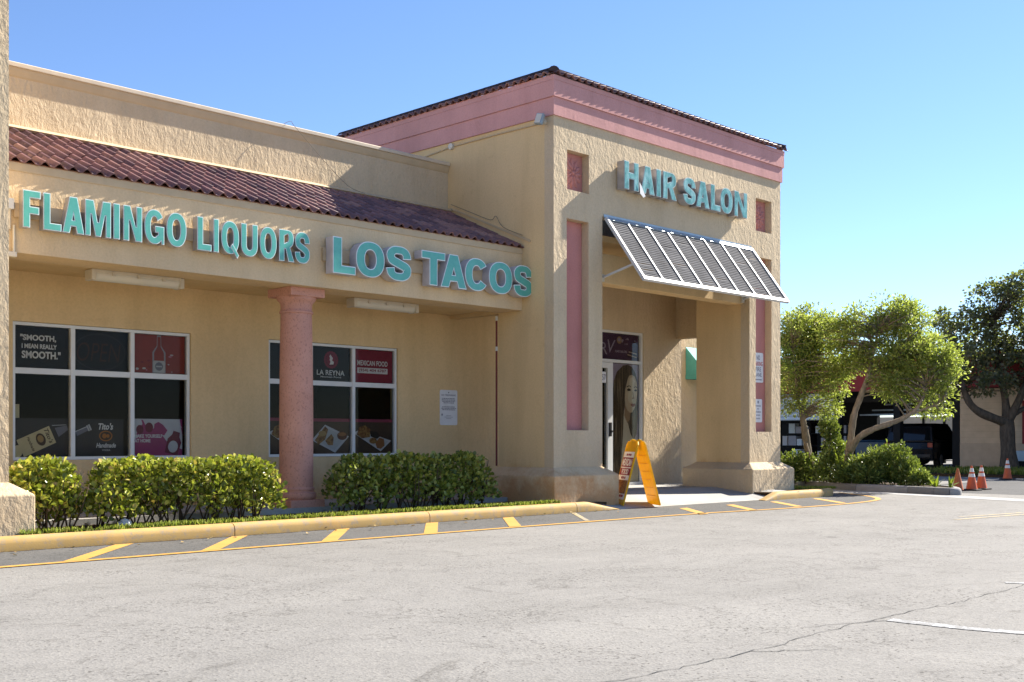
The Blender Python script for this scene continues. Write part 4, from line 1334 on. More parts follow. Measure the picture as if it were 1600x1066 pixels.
ps("cheek_light", [(240, 330), (258, 326), (268, 345), (262, 375), (266, 430), (256, 460), (240, 470), (228, 450), (232, 400)], 5, "p_skinlight")
ps("brow", [(220, 378), (236, 371), (247, 378), (247, 382), (236, 376), (221, 383)], 6, "p_eye")
ps("brow", [(263, 380), (274, 374), (282, 380), (281, 384), (273, 379), (263, 384)], 6, "p_eye")
ps("eye", [(222, 396), (232, 387), (244, 392), (246, 399), (235, 403), (225, 401)], 6, "p_eye")
ps("eye", [(264, 398), (272, 391), (281, 395), (279, 402), (270, 404)], 6, "p_eye")
ps("nose_shadow", [(258, 398), (262, 425), (266, 443), (256, 448), (252, 442), (258, 435), (255, 410)], 6, "p_skinshade")
ps("lips", [(243, 478), (254, 470), (260, 473), (268, 470), (273, 478), (266, 487), (255, 490)], 6, "p_lips")
ps("hair_front", [(200, 264), (228, 258), (246, 268), (240, 300), (225, 345), (212, 400), (209, 470), (204, 540), (200, 640), (192, 760), (180, 904), (135, 904), (134, 560), (138, 430), (148, 350), (165, 300)], 7, "p_hair")
t = poster("number_plate", "white house number 57 on the salon door glass", 17.50, 17.70, 2.28, 2.50, "p_signwhite", VW + .045, "number plate", None)
text_sheet("57", 17.57, 17.69, 2.33, 2.45, VW + .043, "p_signtext", t, offset=.02)

# ------------------------------------------------------------------ small wall signs
def rounded(u0, u1, z0, z1, r=.03):
    pts = []
    for cx, cz, a in ((u1 - r, z0 + r, -90), (u1 - r, z1 - r, 0), (u0 + r, z1 - r, 90), (u0 + r, z0 + r, 180)):
        pts += [(cx + r * math.cos(R(a + k * 30)), cz + r * math.sin(R(a + k * 30))) for k in range(4)]
    return pts
def wall_sign(u0, u1, z0, z1, v, label):
    t = thing("wall_sign", ((u0 + u1) / 2, v, z0), label, "sign")
    MB().prism(rounded(u0, u1, z0, z1), 'y', v - .004, v - .001).obj("plate", "p_signwhite", t)
    return t
t = wall_sign(13.18, 13.59, 1.39, 2.0, VW, "white notice plate on the porch wall right of the restaurant window")
c = 13.385
sheet("screw", ellipse(c, 1.955, .012, .012, 8), VW - .005, "p_eye", t)
text_sheet("NO TRESPASSING", 13.22, 13.55, 1.895, 1.925, VW - .0055, "p_signtext", t)
def print_lines(t, c, rows, v, mat, seed=1):
    """small print too fine to read: rows of short dashes"""
    q = random.Random(seed)
    for z, w, h in rows:
        mb = MB()
        x = c - w
        while x < c + w - .006:
            e = min(c + w, x + q.uniform(.018, .05))
            mb.quad((x, v, z), (e, v, z), (e, v, z + h), (x, v, z + h))
            x = e + .008
        mb.obj("small_print", mat, t)
print_lines(t, c, [(1.845, .15, .013), (1.82, .16, .013), (1.795, .15, .013), (1.77, .12, .013), (1.70, .15, .013), (1.675, .17, .013), (1.65, .15, .013)], VW - .0055, "p_signtext")
for z, w in ((1.55, .06), (1.525, .10), (1.50, .06)):
    sheet("small_print", rect(c - w, c + w, z, z + .008), VW - .0055, "p_grey", t)
sheet("seal", ellipse(13.23, 1.57, .016, .02, 10), VW - .0055, "p_signtext", t)
NV = TV + .145
t = wall_sign(19.40, 19.76, 2.27, 2.86, NV, "white NO PARKING FIRE LANE sign in the pier recess")
vs, fs = [], []
text_sheet("NO", 19.52, 19.64, 2.715, 2.81, NV - .0055, "p_signtext", t, offset=.02)
text_sheet("PARKING", 19.425, 19.735, 2.60, 2.685, NV - .0055, "p_signred", t, offset=.02)
text_sheet("FIRE", 19.48, 19.68, 2.49, 2.575, NV - .0055, "p_signtext", t, offset=.015)
text_sheet("LANE", 19.46, 19.70, 2.385, 2.465, NV - .0055, "p_signtext", t, offset=.015)
print_lines(t, 19.58, [(2.315, .13, .022)], NV - .0055, "p_signtext", 4)
t = wall_sign(19.43, 19.72, 1.48, 1.94, NV, "small white notice under the fire lane sign in the pier recess")
sheet("symbol", ellipse(19.575, 1.88, .025, .03, 10), NV - .0055, "p_signtext", t)
print_lines(t, 19.575, [(1.79, .10, .03), (1.735, .03, .025), (1.67, .10, .03), (1.605, .07, .03), (1.54, .07, .03)], NV - .0055, "p_grey", 6)

# ------------------------------------------------------------------ A-frame sign on the ramp
AW = Vector((-.345, -.515, 0)).normalized()
AS = Vector((AW.y * -1, AW.x, 0)) * -1
if AS.x < 0: AS = -AS
ac = Vector((15.22, 12.06, .035))
af = thing("a_frame_sign", ac, "yellow folding A-frame board advertising MEXICAN FOOD at the kerb ramp", "sandwich board")
def board(sgn, z0):
    foot = ac + AS * sgn * .31 + Vector((0, 0, z0))
    top = ac + AS * sgn * .035 + Vector((0, 0, 1.07))
    return foot, top
for sgn, nm in ((-1, "front_board"), (1, "rear_board")):
    foot, top = board(sgn, 0.0)
    up = (top - foot)
    L = up.length
    up.normalize()
    nn = AW.cross(up).normalized()
    if nn.dot(AS) * sgn < 0: nn = -nn
    hw = .31
    def bp(a, b, d):
        return foot + AW * a + up * b + nn * d
    mb = MB()
    pr = [(-hw, 0), (hw, 0), (hw, L - .06), (hw - .06, L), (-hw + .06, L), (-hw, L - .06)]
    k = len(pr)
    mb.add([bp(a, b, 0) for a, b in pr] + [bp(a, b, .028) for a, b in pr], [tuple(range(k)), tuple(range(2 * k - 1, k - 1, -1))] + [(i, i + k, (i + 1) % k + k, (i + 1) % k) for i in range(k)])
    bo = mb.obj(nm, "sign_yellow", af, bevel=.006)
    if sgn == 1:
        for q in range(6):
            rb = MB()
            rb.add([bp(-.22 + .03 * (q % 2), .16 + .14 * q, -.002), bp(.22, .16 + .14 * q, -.002), bp(.22, .175 + .14 * q, -.008), bp(-.22 + .03 * (q % 2), .175 + .14 * q, -.008)], [(0, 1, 2, 3)])
            rb.obj("moulded_rib", "sign_yellow", bo)
    else:
        # the reader stands off the front: their left is +AW or -AW
        sx = 1
        def xf(d):
            return lambda a, b: bp(a * sx, b, d)
        def pr_(name, pts, mat, d):
            sheet(name, pts, 0, mat, bo, xf=xf(d))
        pr_("poster_sheet", rect(-.28, .28, .06, .92), "p_white", .030)
        pr_("red_block", rect(-.28, .28, .655, .82), "p_crimson", .0315)
        pr_("red_block", rect(-.28, .28, .515, .635), "p_crimson", .0315)
        pr_("food_picture", rect(-.27, .27, .20, .43), "p_foodphoto", .0315)
        pr_("yellow_foot", rect(-.28, .28, .06, .10), "sign_yellow", .0315)
        for a in (-.13, -.03, .06):
            pr_("small_print", rect(a, a + .075, .85, .885), "p_crimson", .032)
        text_sheet("MEXICAN", -.25, .25, .675, .80, 0, "p_white", bo, offset=.03, xf=xf(.033))
        text_sheet("FOOD", -.18, .18, .53, .62, 0, "p_white", bo, offset=.03, xf=xf(.033))
        for a in (-.12, -.04, .05):
            pr_("small_print", rect(a, a + .06, .45, .49), "p_crimson", .033)
        for a in (-.23, -.11, .0, .11):
            pr_("small_print", rect(a, a + .095, .14, .18), "p_crimson", .033)
hn = MB()
for a in (-.16, .16):
    q = ac + AW * a + Vector((0, 0, 1.08))
    hn.tube([q - AS * .05, q + Vector((0, 0, .015)), q + AS * .05], .016, 8)
hn.obj("hinge", "sign_yellow", af)

# ------------------------------------------------------------------ traffic cones
def cone(loc, h, label, mat="cone_orange", stripes=True, base=.17):
    t = thing("traffic_cone", loc, label, "traffic cone", "orange traffic cones by the driveway")
    def rad(z):
        return .125 + (.02 - .125) * z
    zs_ = [0, .04, .5, 1.0]
    MB().lathe([(rad(z), .03 + z * (h - .03)) for z in zs_], (0, 0, 0), 20).obj("cone_body", mat, t, smooth=True, local=True)
    if stripes:
        for a, b in ((.52, .66), (.74, .90)):
            MB().lathe([(rad(a) + .004, .03 + a * (h - .03)), (rad(b) + .004, .03 + b * (h - .03))], (0, 0, 0), 20).obj("reflective_band", "cone_white", t, smooth=True, local=True)
        MB().box(-base, base, -base, base, 0, .035).obj("base", "rubber", t, bevel=.01, local=True)
    return t
cone((24.75, 10.65, .003), .50, "plain dull orange cone at the tip of the planted island", "cone_orange_dull", False)
cone((25.25, 10.55, .003), .55, "white striped orange cone standing just beside the plain cone")
cone((25.9, 10.60, .003), .55, "white striped orange cone, second from the plain one")
cone((32.7, 12.65, .085 if False else .003), .60, "white striped orange cone standing alone before the oak trunk")

lit = MB()
rr = random.Random(2)
vs = []
for i in range(7):
    for j in range(9):
        th, ph = math.pi * i / 6, 2 * math.pi * j / 9
        q = rr.uniform(.7, 1.15)
        vs.append((6.30 + .10 * q * math.sin(th) * math.cos(ph), 12.55 + .08 * q * math.sin(th) * math.sin(ph), .165 + .055 * q * math.cos(th)))
lit.add(vs, [(i * 9 + j, i * 9 + (j + 1) % 9, (i + 1) * 9 + (j + 1) % 9, (i + 1) * 9 + j) for i in range(6) for j in range(9)])
lit.obj("crumpled_litter", "litter", label="crumpled white litter lying on the grass by the hedge", cat="litter")

# ------------------------------------------------------------------ repair garage across the driveway
GU = 39.7
gar = thing("repair_garage", (45, 18, 0), "low garage with red fascia and dark open bays behind the trees", "building")
MB().box(GU, GU + .25, 6, 17.0, 1.0, 2.9).obj("block_wall", "block_wall", gar)
MB().box(GU - .01, GU + .26, 6, 17.0, 0, .998).obj("block_wall_base", "block_wall_base", gar)
for r in range(14):                                    # recessed look of the block courses: thin proud course lines
    z = .2 + r * .2
    if z < 2.85 and abs(z - 1.0) > .05:
        MB().box(GU - (.018 if z < 1 else .008), GU + .0, 6, 17.0, z, z + .012).obj("block_course", "block_wall_base", gar)
MB().box(GU - .35, GU - .05, 5.9, 32, 2.92, 4.15).obj("fascia", "red_fascia", gar)
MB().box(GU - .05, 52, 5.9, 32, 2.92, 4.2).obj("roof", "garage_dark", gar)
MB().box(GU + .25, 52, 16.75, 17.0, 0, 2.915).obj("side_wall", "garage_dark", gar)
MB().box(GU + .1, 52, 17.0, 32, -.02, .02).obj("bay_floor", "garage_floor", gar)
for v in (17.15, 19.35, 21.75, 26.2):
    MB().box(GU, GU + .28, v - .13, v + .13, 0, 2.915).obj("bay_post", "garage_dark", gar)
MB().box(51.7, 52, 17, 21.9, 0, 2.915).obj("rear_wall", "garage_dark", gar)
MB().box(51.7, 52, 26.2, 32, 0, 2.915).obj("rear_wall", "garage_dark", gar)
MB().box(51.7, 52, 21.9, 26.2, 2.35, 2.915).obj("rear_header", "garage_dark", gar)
for v in (22.9, 23.9, 25.0):
    MB().box(51.72, 51.85, v - .05, v + .05, 0, 2.35).obj("rear_post", "garage_dark", gar)
for k, z in enumerate((2.05, 2.25, 2.5)):
    MB().box(GU + 1.5 + k, GU + 1.6 + k, 17.3, 21.6, z, z + .06).obj("lift_rail", "alu_blue", gar)
# half raised white sectional door, panel by panel
rd = MB().box(GU + .30, GU + .34, 21.9, 26.05, 2.62, 2.915).obj("sectional_door", "white_metal", gar)
for k in range(5):
    z0 = 1.88 + k * .148
    MB().prism([(GU + .295, z0), (GU + .26, z0 + .03), (GU + .26, z0 + .118), (GU + .295, z0 + .142)], 'y', 21.9, 26.05).obj("door_slat", "white_metal", rd) if False else \
        MB().add([(x, y, z) for y in (21.9, 26.05) for x, z in ((GU + .295, z0), (GU + .26, z0 + .03), (GU + .26, z0 + .118), (GU + .295, z0 + .142))],
                 [(0, 1, 2, 3), (7, 6, 5, 4), (0, 4, 5, 1), (1, 5, 6, 2), (2, 6, 7, 3), (3, 7, 4, 0)]).obj("door_slat", "white_metal", rd)
MB().box(GU - .04, GU - .012, 13.3, 14.85, .98, 2.45).obj("window", "red_fascia", gar)
ub = thing("utility_box", (GU - .25, 14.75, .08), "small white and black utility box at the foot of the garage wall", "utility box")
MB().box(GU - .40, GU - .05, 14.55, 14.95, .40, .75).obj("cabinet", "white_metal", ub, bevel=.02)
MB().box(GU - .37, GU - .08, 14.58, 14.92, .08, .398).obj("base", "garage_dark", ub)
# shelves with pale bins in the bay behind the half door
sh = thing("storage_shelf", (GU + 2.0, 23.6, 0), "dark shelf rack with pale bins under the half raised white door", "shelf rack")
for z in (.35, .85, 1.35, 1.8):
    MB().box(GU + 1.8, GU + 2.3, 22.2, 25.6, z, z + .03).obj("shelf", "garage_dark", sh)
for v in (22.2, 23.9, 25.55):
    MB().box(GU + 1.8, GU + 2.3, v, v + .04, .02, 1.9).obj("upright", "garage_dark", sh)
rr = random.Random(11)
for z in (.383, .883, 1.383):
    v = 22.35
    while v < 25.2:
        w = rr.uniform(.25, .45)
        if rr.random() < .75 and not (v < 23.9 < v + w):
            b = MB().box(GU + 1.82, GU + 2.2, v, v + w * .85, z, z + rr.uniform(.25, .4)).obj("storage_bin", rr.choice(["white_metal", "p_silver", "p_grey"]),
                label="pale bin on the %s shelf of the garage rack" % {.383: "lowest", .883: "middle", 1.383: "top"}[z], cat="bin", group="bins on the %s garage shelf" % {.383: "lowest", .883: "middle", 1.383: "top"}[z])
        v += w

def vehicle(name, loc, rz, label, paint, kind):
    """side profile in (x, z), x forward; built round its own origin, then turned"""
    t = thing(name, loc, label, "car")
    t.rotation_euler = (0, 0, R(rz))
    W = .92
    if kind == 'suv':
        low = [(-2.25, .35), (-2.3, .75), (-2.22, 1.02), (1.0, 1.02), (2.05, .92), (2.25, .75), (2.25, .38), (1.85, .32), (-1.9, .32)]
        cab = [(-2.2, 1.02), (-2.0, 1.62), (-1.7, 1.72), (.1, 1.72), (1.05, 1.02)]
    else:
        low = [(-2.8, .5), (-2.82, 1.05), (-.7, 1.08), (1.3, 1.08), (2.6, 1.0), (2.75, .85), (2.75, .5), (2.3, .42), (-2.4, .42)]
        cab = [(-.75, 1.08), (-.65, 1.78), (-.45, 1.86), (.6, 1.86), (1.35, 1.08)]
    b = MB()
    b.prism(low, 'y', -W, W)
    vs = [(x, s * (W - .02 - .16 * max(0, (z - 1.02))), z) for s in (-1, 1) for x, z in cab]
    n = len(cab)
    b.add(vs, [tuple(range(n)), tuple(range(2 * n - 1, n - 1, -1))] + [(i, i + n, (i + 1) % n + n, (i + 1) % n) for i in range(n)])
    body = b.obj("body", paint, t, bevel=.04, local=True)
    gl = MB()
    c0, c1 = cab[0], cab[-1]
    zt, zb = cab[2][1] - .1, cab[0][1] + .06
    def yy(z): return W - .012 - .16 * max(0, z - 1.02)
    xa, xb = cab[1][0] + .05, cab[-2][0] + .1
    for s in (-1, 1):
        m = (xa + xb) / 2
        for p, q, q2 in ((xa, m - .06, m - .06), (m + .06, xb, cab[-1][0] - .12)):
            MB().add([(p, s * yy(zb), zb), (q2, s * yy(zb), zb), (q, s * yy(zt), zt), (p, s * yy(zt), zt)], [(0, 1, 2, 3)]).obj("side_window", "car_glass", t, local=True)
    for (xp, zp), (xq, zq), nm, o in ((cab[-2], cab[-1], "windscreen", .012), (cab[1], cab[0], "rear_window", -.012)):
        lerp = lambda k: (xp + (xq - xp) * k + o, zp + (zq - zp) * k)
        (x0, z0), (x1, z1) = lerp(.1), lerp(.9)
        MB().add([(x0, -W + .22, z0 + .005), (x0, W - .22, z0 + .005), (x1, W - .12, z1 + .005), (x1, -W + .12, z1 + .005)], [(0, 1, 2, 3)]).obj(nm, "car_glass", t, local=True)
    zw = .34 if kind == 'suv' else .40
    for x in ((-1.4, 1.4) if kind == 'suv' else (-1.75, 1.75)):
        for s in (-1, 1):
            ty = MB().lathe([(zw * .6, -.1), (zw * .97, -.1), (zw, -.07), (zw, .07), (zw * .97, .1), (zw * .6, .1)], (x, s * (W - .07), zw), 20, axis='y').obj("wheel", "rubber", t, smooth=True, local=True)
            MB().lathe([(zw * .62, -.11), (zw * .5, -.10), (zw * .15, -.105)] if s < 0 else [(zw * .62, .11), (zw * .5, .10), (zw * .15, .105)], (x, s * (W - .07), zw), 12, axis='y').obj("rim", "chrome", ty, smooth=True, local=True)
    xe = low[0][0] - .012
    for s in (-1, 1):
        MB().box(xe - .02, xe + .1, s * (W - .12) - .09, s * (W - .12) + .09, .78, .98).obj("tail_light", "lamp_red", t, local=True)
        MB().box(low[5][0] - .12, low[5][0] + .012, s * (W - .16) - .13, s * (W - .16) + .13, .68, .80).obj("headlight", "chrome", t, local=True)
    MB().box(xe - .03, xe + .05, -W + .1, W - .1, .42, .56).obj("bumper", "dark_metal", t, bevel=.02, local=True)
    return t
vehicle("parked_car", (43.6, 20.0, .021), 8, "black car nosed into the dark garage bay behind the bushes", "car_black", 'suv')
vehicle("pickup_truck", (58.5, 27.0, 0), 150, "silver pickup parked in sunlight beyond the garage", "car_silver", 'pickup')
vehicle("parked_car", (47.6, 23.8, .021), 90, "blue car standing crosswise deep inside the garage", "car_blue", 'suv')
tc = thing("tool_chest", (44.2, 18.15, .02), "dark tool chest on the garage floor by the block wall", "tool chest")
MB().box(43.8, 44.5, 17.7, 18.6, .12, 1.35).obj("cabinet", "car_black", tc, bevel=.02)
for z in (.3, .55, .8, 1.05):
    MB().box(43.78, 43.799, 17.76, 18.54, z, z + .2).obj("drawer", "p_grey", tc)
for v in (17.78, 18.5):
    MB().box(43.85, 44.45, v - .03, v + .03, .021, .12).obj("caster", "rubber", tc)
MB().box(72, 72.3, 10, 60, 0, 2.6).obj("boundary_wall", "block_wall", label="long pale boundary wall far behind the garage", cat="wall")

# ------------------------------------------------------------------ plants
def leaf_cloud(name, C, D, size, mat, parent, asp=.42, droop=.15, up=.5, seed=1, spread=1.0, **kw):
    """C: leaf bases (N,3); D: preferred pointing direction (N,3)"""
    g = np.random.default_rng(seed)
    n = len(C)
    d = D + g.normal(0, .55 * spread, (n, 3))
    d[:, 2] -= droop
    d /= np.linalg.norm(d, axis=1)[:, None] + 1e-9
    r = g.normal(0, 1, (n, 3))
    r[:, 2] += up * 2
    s = np.cross(d, r)
    s /= np.linalg.norm(s, axis=1)[:, None] + 1e-9
    nn = np.cross(s, d)
    L = (size * g.uniform(.65, 1.3, n))[:, None]
    w = L * asp
    T = [(0, 0, 0), (.75, .32, .10), (.9, .68, .08), (0, 1, -.06), (-.9, .68, .08), (-.75, .32, .10)]
    V = np.stack([C + s * w * a + d * L * b + nn * L * c for a, b, c in T], 1).reshape(-1, 3)
    me = bpy.data.meshes.new(name)
    me.vertices.add(6 * n)
    me.vertices.foreach_set("co", V.astype(np.float32).ravel())
    base = (np.arange(n) * 6)[:, None]
    F = np.concatenate([base + np.array([0, 1, 2, 3]), base + np.array([0, 3, 4, 5])], 1).reshape(-1)
    me.loops.add(8 * n)
    me.loops.foreach_set("vertex_index", F.astype(np.int32))
    me.polygons.add(2 * n)
    me.polygons.foreach_set("loop_start", (np.arange(2 * n) * 4).astype(np.int32))
    me.polygons.foreach_set("use_smooth", np.ones(2 * n, bool))
    me.materials.append(MATS[mat])
    me.update(calc_edges=True)
    return link(name, me, parent)

def blob_points(blobs, n, g, shell=.55):
    """points in a union of ellipsoids, denser towards their surfaces; returns points and outward directions"""
    w = np.array([b[3] * b[4] * b[5] for b in blobs]) ** .75
    k = g.choice(len(blobs), n, p=w / w.sum())
    B = np.array(blobs)[k]
    d = g.normal(0, 1, (n, 3))
    d /= np.linalg.norm(d, axis=1)[:, None]
    r = (shell + (1 - shell) * g.random(n)) ** .8
    lump = 1 + .16 * np.sin(d[:, 0] * 7 + k) * np.cos(d[:, 1] * 6 + k * 2) + .1 * np.sin(d[:, 2] * 9)
    P = B[:, :3] + d * B[:, 3:6] * (r * lump)[:, None]
    return P, d

def shrub(name, label, cat, blobs, n, size, mat, seed, group, stems=10, asp=.42, zmin=.14, base=None, up=.5, droop=.0, shell=.45, twig=.011):
    g = np.random.default_rng(seed)
    c = np.array(blobs)[:, :3].mean(0)
    t = thing(name, (c[0], c[1], .12), label, cat, group)
    P, d = blob_points(blobs, int(n * 1.15), g, shell)
    ok = P[:, 2] > zmin + g.random(len(P)) * .10
    P, d = P[ok], d[ok]
    d[:, 2] += .45
    leaf_cloud("foliage", P, d, size, mat, t, asp=asp, droop=droop, up=up, seed=seed)
    mb = MB()
    r = random.Random(seed)
    bs = base or [(b[0], b[1]) for b in blobs]
    for i in range(stems):
        b0 = r.choice(bs)
        b1 = min(blobs, key=lambda q: (q[0] - b0[0]) ** 2 + (q[1] - b0[1]) ** 2)
        x, y = b0[0] + r.uniform(-.12, .12), b0[1] + r.uniform(-.1, .1)
        e = (b1[0] + r.uniform(-.8, .8) * b1[3], b1[1] + r.uniform(-.7, .7) * b1[4], b1[2] + r.uniform(.0, .7) * b1[5])
        m = ((x + e[0]) / 2 + r.uniform(-.06, .06), (y + e[1]) / 2 + r.uniform(-.06, .06), .12 + (e[2] - .12) * .45)
        mb.tube([(x, y, .08), m, e], [twig, twig * .8, twig * .35], 5)
    mb.obj("stems", "twig", t, smooth='all')
    return t

def hedge(label, u0, u1, v0, v1, z1, n, size, mat, seed, zlow=.30, ends=.2, nstem=20):
    """clipped hedge: leaves through a soft-edged box, thinning to bare stems at the foot"""
    g = np.random.default_rng(seed)
    t = thing("hedge", ((u0 + u1) / 2, (v0 + v1) / 2, .12), label, "hedge", HG)
    m = int(n * 2.6)
    x, y, z = g.uniform(u0, u1, m), g.uniform(v0, v1, m), g.uniform(.16, z1 + .06, m)
    f = lambda a, b, s: np.sin(a * 5.1 + s) * np.cos(b * 6.3 + s * 2) + .6 * np.sin(a * 11.7 + s * 3) * np.cos(b * 13 - s)
    top = z1 - .05 + .035 * f(x, y, seed)
    e = np.minimum(x - u0, u1 - x)
    top = np.where(e < ends, top - (1 - np.maximum(e, 0) / ends) ** 2 * .38, top)
    low = zlow + .13 * f(x, y * 2, seed + 5) + np.where(e < ends, -.05, 0)
    bul = .045 * f(x, z, seed + 9)
    inside = (z < top) & (z > low) & (y > v0 + .06 + bul) & (y < v1 - .06 + bul)
    dep = np.minimum.reduce([top - z, y - v0 - .06 - bul, v1 - y, e + .05])
    keep = inside & (g.random(m) < np.exp(-np.maximum(dep, 0) / .13) * (.85 + .2 * f(x * 2.3, z * 2.9, seed + 2)) + .10)
    x, y, z, dep = x[keep][:n], y[keep][:n], z[keep][:n], dep[keep][:n]
    C = np.stack([x, y, z], 1)
    D = np.stack([(x - (u0 + u1) / 2) * .25, -(v1 - y) * .6, np.full(len(x), .75)], 1) + g.normal(0, .3, (len(x), 3))
    leaf_cloud("foliage", C, D, size, mat, t, asp=.44, droop=0, up=.5, seed=seed)
    mb = MB()
    r = random.Random(seed)
    for i in range(nstem):
        a = u0 + .15 + (u1 - u0 - .3) * (i + r.random()) / nstem
        b = (v0 + v1) / 2 + r.uniform(-.14, .14)
        for q in range(3):
            ex, ey, ez = a + r.uniform(-.28, .28), b + r.uniform(-.22, .22), z1 - r.uniform(.1, .4)
            mb.tube([(a + r.uniform(-.03, .03), b, .09), ((a + ex) / 2 + r.uniform(-.05, .05), (b + ey) / 2, .12 + (ez - .12) * .45), (ex, ey, ez)], [.012, .009, .003], 5)
    mb.obj("stems", "twig", t, smooth='all')
    return t

def hedge_blobs(u0, u1, v, zc, rz, ry, step, seed):
    r = random.Random(seed)
    out = []
    u = u0
    while u <= u1 + .01:
        k = r.uniform(.85, 1.1)
        out.append((u, v + r.uniform(-.05, .05), zc + r.uniform(-.03, .03), step * 1.05 * k, ry * k, rz * r.uniform(.92, 1.06)))
        u += step
    return out
HG = "clipped hedges in the shop planting bed"
hedge("long yellow-green hedge left of the pink column", 5.92, 8.42, 12.36, 13.02, .93, 8600, .062, "leaf_hedge", 21, .31, .28, nstem=20)
hedge("short yellow-green hedge behind the plinth of the cut-off pier", 4.95, 5.84, 12.40, 13.0, .94, 3200, .064, "leaf_hedge", 22, .33, .25, nstem=9)
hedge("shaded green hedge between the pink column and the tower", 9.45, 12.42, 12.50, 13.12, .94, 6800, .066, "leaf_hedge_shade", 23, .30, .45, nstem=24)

def grass(name, region, n, h, seed, label, z=.125, mat="grass_blade"):
    g = np.random.default_rng(seed)
    x = g.uniform(region[0], region[1], n)
    y = region[2] + (region[3] - region[2]) * g.random(n) ** 1.7
    keep = np.sin(x * 3.1 + seed) * .5 + np.sin(x * 9.7) * .3 + np.sin(x * 23.0 + y * 31) * .35 + g.normal(0, .45, n) > (y - region[2]) / (region[3] - region[2]) * 1.6 - .75
    x, y = x[keep], y[keep]
    n = len(x)
    C = np.stack([x, y, np.full(n, z)], 1)
    D = np.tile([0, 0, 1.6], (n, 1)).astype(float)
    o = leaf_cloud(name, C, D, h, mat, None, asp=.07, droop=0, seed=seed, up=0)
    tag(o, label, "grass", kind="stuff")
grass("grass", (4.9, 13.2, 11.95, 12.22), 10000, .075, 31, "thin strip of bright grass behind the yellow kerb")
grass("grass", (20.45, 21.4, 11.75, 12.9), 2600, .06, 32, "patch of turf beside the outer tower pier")
grass("grass", (34.3, 39.5, 9.2, 17.1), 26000, .16, 33, "sunny lawn in front of the garage wall", .08)
grass("grass", (20.3, 21.3, 14.85, 15.5), 900, .10, 34, "tuft of grass at the foot of the rear wing", .0)

def fallen(name, label, region, n, seed, z):
    g = np.random.default_rng(seed)
    C = np.stack([g.uniform(region[0], region[1], n), g.uniform(region[2], region[3], n), np.full(n, z)], 1)
    D = g.normal(0, 1, (n, 3)) * np.array([1, 1, .12])
    tag(leaf_cloud(name, C, D, .05, "leaf_dead", None, asp=.4, droop=0, up=3, seed=seed, spread=.1), label, "leaves", kind="stuff")
leaf_mat("leaf_dead", [(0, (.10, .06, .03)), (.5, (.20, .13, .06)), (1, (.34, .25, .12))], .1, .7, .1)
fallen("leaf_litter", "dry fallen leaves on the mulch under the hedges", (4.9, 13.2, 12.1, 13.1), 420, 71, .135)
fallen("leaf_litter", "a few dry leaves blown against the yellow kerb", (4, 14.2, 11.3, 11.76), 46, 72, .02)

# island shrubs
IG = "shrubs in the planted island"
shrub("shrub", "rounded bush behind the outer tower pier", "shrub", [(24.36, 14.5, 0.39, 0.42, 0.42, 0.42), (24.46, 14.12, 0.35, 0.4, 0.4, 0.4), (24.15, 14.57, 0.29, 0.25, 0.25, 0.35)], 5200, .06, "leaf_bush", 41, IG, 16)
shrub("shrub", "tall leafy shrub between the two slim tree trunks", "shrub", [(24.07, 13.32, 0.43, 0.38, 0.38, 0.45), (24.11, 13.29, 0.94, 0.24, 0.24, 0.35), (24.05, 13.34, 1.36, 0.2, 0.2, 0.25), (23.97, 13.42, 1.42, 0.15, 0.15, 0.2)], 3800, .07, "leaf_bush", 42, IG, 14, asp=.3)
shrub("shrub", "broad bright bush at the middle of the planted island", "shrub", [(23.97, 12.54, 0.39, 0.38, 0.38, 0.36), (24.08, 12.13, 0.52, 0.42, 0.42, 0.42), (24.14, 11.78, 0.55, 0.42, 0.42, 0.45), (24.02, 11.46, 0.38, 0.33, 0.33, 0.36)], 6400, .085, "leaf_bush", 43, IG, 18, asp=.24)
shrub("shrub", "low drooping bush towards the tip of the island", "shrub", [(23.71, 11.03, 0.24, 0.25, 0.25, 0.22)], 1300, .075, "leaf_bush", 44, IG, 8, asp=.24)
shrub("shrub", "low fern-like plants among the broad bush and trunks", "shrub", [(23.76, 12.75, 0.29, 0.3, 0.3, 0.28), (23.69, 12.24, 0.27, 0.3, 0.3, 0.26)], 2200, .10, "leaf_bush", 45, IG, 8, asp=.15)

def rosette(loc, n, L, label, seed, w=.05, mat="leaf_spiky"):
    g = np.random.default_rng(seed)
    t = thing("spiky_plant", loc, label, "plant", "spiky plants in the island")
    for i in range(n):
        a, e = g.uniform(0, 2 * math.pi), g.uniform(.5, 1.35)
        d = Vector((math.cos(a) * math.cos(e), math.sin(a) * math.cos(e), math.sin(e)))
        s = Vector((-math.sin(a), math.cos(a), 0)) * w / 2
        l = L * g.uniform(.7, 1.1)
        p0 = Vector(loc)
        p1, p2 = p0 + d * l * .5, p0 + d * l + Vector((0, 0, -.18 * l * (1.5 - e)))
        MB().add([p0 - s * .6, p0 + s * .6, p1 + s, p1 - s, p2], [(0, 1, 2, 3), (3, 2, 4)]).obj("leaf", mat, t)
    return t
rosette((23.9, 13.05, .40), 18, .62, "yellow-green spiky plant between the slim trunks", 51)
rosette((23.4, 10.55, .12), 12, .34, "small spiky plant beside the low drooping bush", 52, .06)
rosette((23.45, 10.25, .12), 12, .32, "small spiky plant at the tip of the island kerb", 53, .06)

